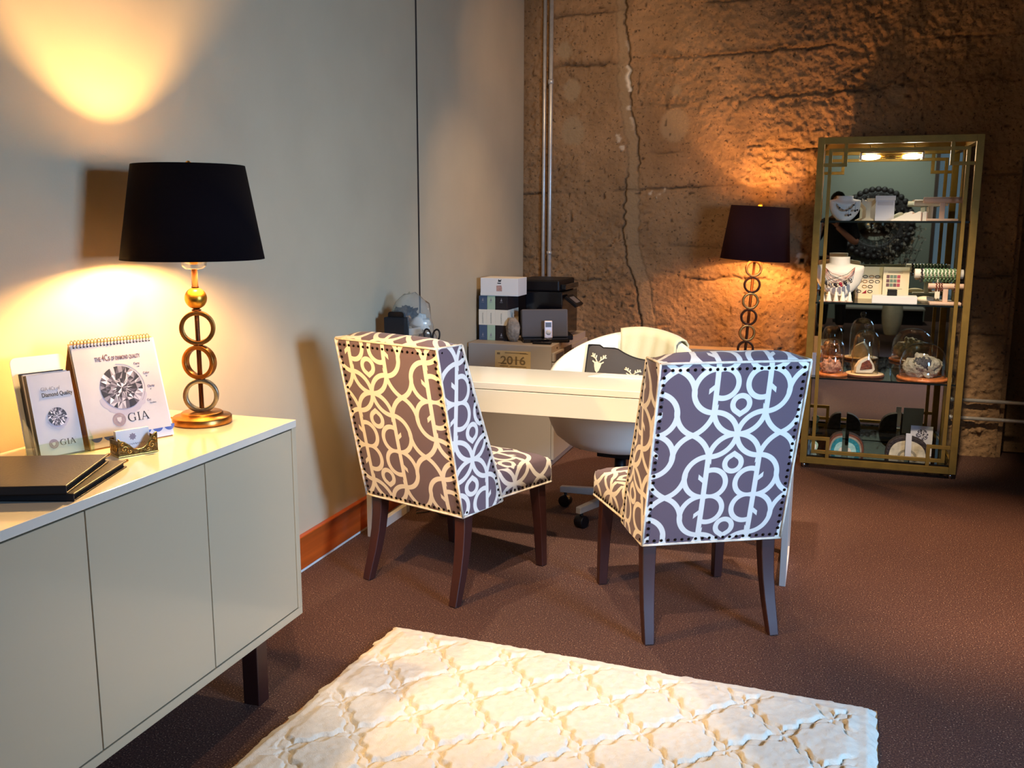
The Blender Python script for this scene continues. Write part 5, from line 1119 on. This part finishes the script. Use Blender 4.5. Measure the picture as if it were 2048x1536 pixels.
for i in range(16):
    a = 2 * PI * i / 16 + q.random(); sp = .10 + .26 * q.random(); h = .75 + .55 * q.random(); pts = [(.03 * math.cos(a) + (sp * (k / 8) ** 1.5) * math.cos(a) + .012 * math.sin(k * 2 + i), .03 * math.sin(a) + (sp * (k / 8) ** 1.5) * math.sin(a) + .012 * math.cos(k * 1.7 + i), .25 + h * k / 8) for k in range(9)]
    br.tube(pts, [.006 - .0005 * k for k in range(9)], 5)
    for k in range(3, 9):
        for _ in range(4):
            p = [c + q.uniform(-.045, .045) for c in pts[k]]; br.tube([pts[k], p], .002, 4); s = q.uniform(.010, .022)
            ax = Vector((q.uniform(-1, 1), q.uniform(-1, 1), q.uniform(-1, 1))).normalized(); X = ax.orthogonal().normalized(); Y = ax.cross(X); P = Vector(p)
            for b in range(5): w_ = 2 * PI * b / 5; d0 = X * math.cos(w_) + Y * math.sin(w_); d1 = X * math.cos(w_ + .5) + Y * math.sin(w_ + .5); d2 = X * math.cos(w_ - .5) + Y * math.sin(w_ - .5); fl.add([P, P + d1 * s * .8 + ax * .004, P + d0 * s * 1.2 + ax * .006, P + d2 * s * .8 + ax * .004], [(0, 1, 2, 3)])
br.build('branches', M['twig'], t); o = fl.build('blossoms', M['blossom'], t); o['kind'] = 'stuff'

def skin(name, pts, edges, rad, m, parent, root=0, sub=2):
    me = bpy.data.meshes.new(name); me.from_pydata(pts, edges, []); me.materials.append(m); o = link(name, me, parent)
    sk = o.modifiers.new('skin', 'SKIN'); sk.use_smooth_shade = True
    for v, r in zip(me.skin_vertices[0].data, rad): v.radius = (r, r)
    for i, v in enumerate(me.skin_vertices[0].data): v.use_root = (i == root)
    s = o.modifiers.new('round', 'SUBSURF'); s.levels = sub; s.render_levels = sub; return o
t = thing('person', 'person in black holding up a phone, seen in the etagere mirror', 'person', (2.06, -.42, 0))
J = [(0, 0, .92), (0, -.01, 1.05), (0, -.02, 1.22), (0, -.02, 1.36), (0, -.01, 1.45), (0, .01, 1.52), (-.17, -.02, 1.36), (.17, -.02, 1.36), (-.24, .06, 1.12), (.24, .06, 1.12), (-.175, .28, 1.33), (.0, .28, 1.33), (-.09, .0, .86), (.09, .0, .86), (-.10, .02, .48), (.10, .05, .48), (-.11, -.02, .08), (.11, .03, .08), (-.12, .13, .035), (.12, .18, .035)]
E_ = [(0, 1), (1, 2), (2, 3), (3, 4), (4, 5), (3, 6), (3, 7), (6, 8), (7, 9), (8, 10), (9, 11), (0, 12), (0, 13), (12, 14), (13, 15), (14, 16), (15, 17), (16, 18), (17, 19)]
rd = [.145, .125, .14, .13, .06, .055, .07, .07, .045, .045, .028, .028, .095, .095, .06, .06, .042, .042, .035, .035]
skin('body', J, E_, rd, M['skin'], t)
skin('shirt', [J[0], J[1], J[2], J[3], J[6], J[7], (-.24, .05, 1.14), (.24, .05, 1.14)], [(0, 1), (1, 2), (2, 3), (3, 4), (3, 5), (4, 6), (5, 7)], [.168, .148, .16, .15, .088, .088, .066, .066], M['cloth_black'], t)
skin('trousers', [J[0], J[12], J[13], J[14], J[15], J[16], J[17]], [(0, 1), (0, 2), (1, 3), (2, 4), (3, 5), (4, 6)], [.163, .112, .112, .078, .078, .062, .062], M['denim'], t)
for i, k in enumerate((18, 19)): a = J[k]; G().ball((a[0], a[1] - .05, .045), .05, 16, 10, (.95, 2.5, .9)).build('shoe', M['black'], t)
hd = G(); hd.ball((0, .03, 1.615), .098, 32, 24, (.78, .92, 1.18)); out = []
for (x, y, z) in hd.v:
    dx, dz = x, z - 1.615
    if y > .05:
        y += .022 * math.exp(-(dx / .013) ** 2 - ((dz + .012) / .026) ** 2); y -= .010 * (math.exp(-((abs(dx) - .032) / .016) ** 2 - ((dz - .012) / .014) ** 2)); y += .006 * math.exp(-(dx / .026) ** 2 - ((dz + .055) / .012) ** 2)
    if dz < -.06: x *= .86
    out.append((x, y, z))
hd.v = out; h_ = hd.build('head', M['skin'], t)
for s in (-1, 1): G().ball((s * .03, .105, 1.628), .011, 12, 8).build('eye', M['rough_white'], h_); G().ball((s * .03, .1145, 1.628), .005, 8, 6).build('iris', M['black'], h_); G().ball((s * .078, .025, 1.61), .022, 10, 8, (.35, .7, 1.2)).build('ear', M['skin'], h_)
G().ball((0, .124 - .004, 1.560), .02, 14, 8, (1, .25, .28)).build('mouth', mat('lips', '9c5a50', .5), h_)
hr = lump(71, (0, .0, 1.645), (.092, .108, .112), .08, 30, 20, 6); hr.v = [(a, min(b, .075 + .2 * max(0, c - 1.66)), c) for a, b, c in hr.v]; hr.ball((0, -.06, 1.55), .09, 16, 10, (.9, .55, 1.3)); hr.build('hair', M['hair'], t)
for s, wx in ((-1, -.175), (1, .0)):                       # hands closed on the two ends of the phone
    P = Vector((wx, .28, 1.33)); K = Vector((wx - s * -.0 + (.012 if s < 0 else -.012), .325, 1.385)); pts = [tuple(P), tuple((P + K) / 2), tuple(K)]; ed = [(0, 1), (1, 2)]; rr = [.026, .031, .033]
    for f in range(4):
        b0 = K + Vector((0, -.01 + .004 * f, .022 - .015 * f)); L_ = (.034, .038, .035, .028)[f]; ix = -s
        a1 = b0 + Vector((ix * .012, .022, .004)); a2 = a1 + Vector((ix * L_ * .7, .010, 0)); a3 = a2 + Vector((ix * L_ * .5, -.012, 0)); n0 = len(pts)
        pts += [tuple(a1), tuple(a2), tuple(a3)]; ed += [(2, n0), (n0, n0 + 1), (n0 + 1, n0 + 2)]; rr += [.0095, .0085, .007]
    n0 = len(pts); pts += [tuple(K + Vector((-s * .014, -.022, -.012))), tuple(K + Vector((-s * .034, -.018, .0)))]; ed += [(1, n0), (n0, n0 + 1)]; rr += [.011, .0085]
    skin('hand', pts, ed, rr, M['skin'], t)
ph = thing('phone', 'black smartphone held up by the person in the etagere mirror', 'phone', (1.972, -.058, 1.40)); G().box((-.07, -.004, -.034), (.07, .004, .034)).build('case', M['black'], ph, bevel=.004); G().box((-.064, -.0045, -.030), (.064, -.0039, .030)).build('screen', M['screen'], ph)
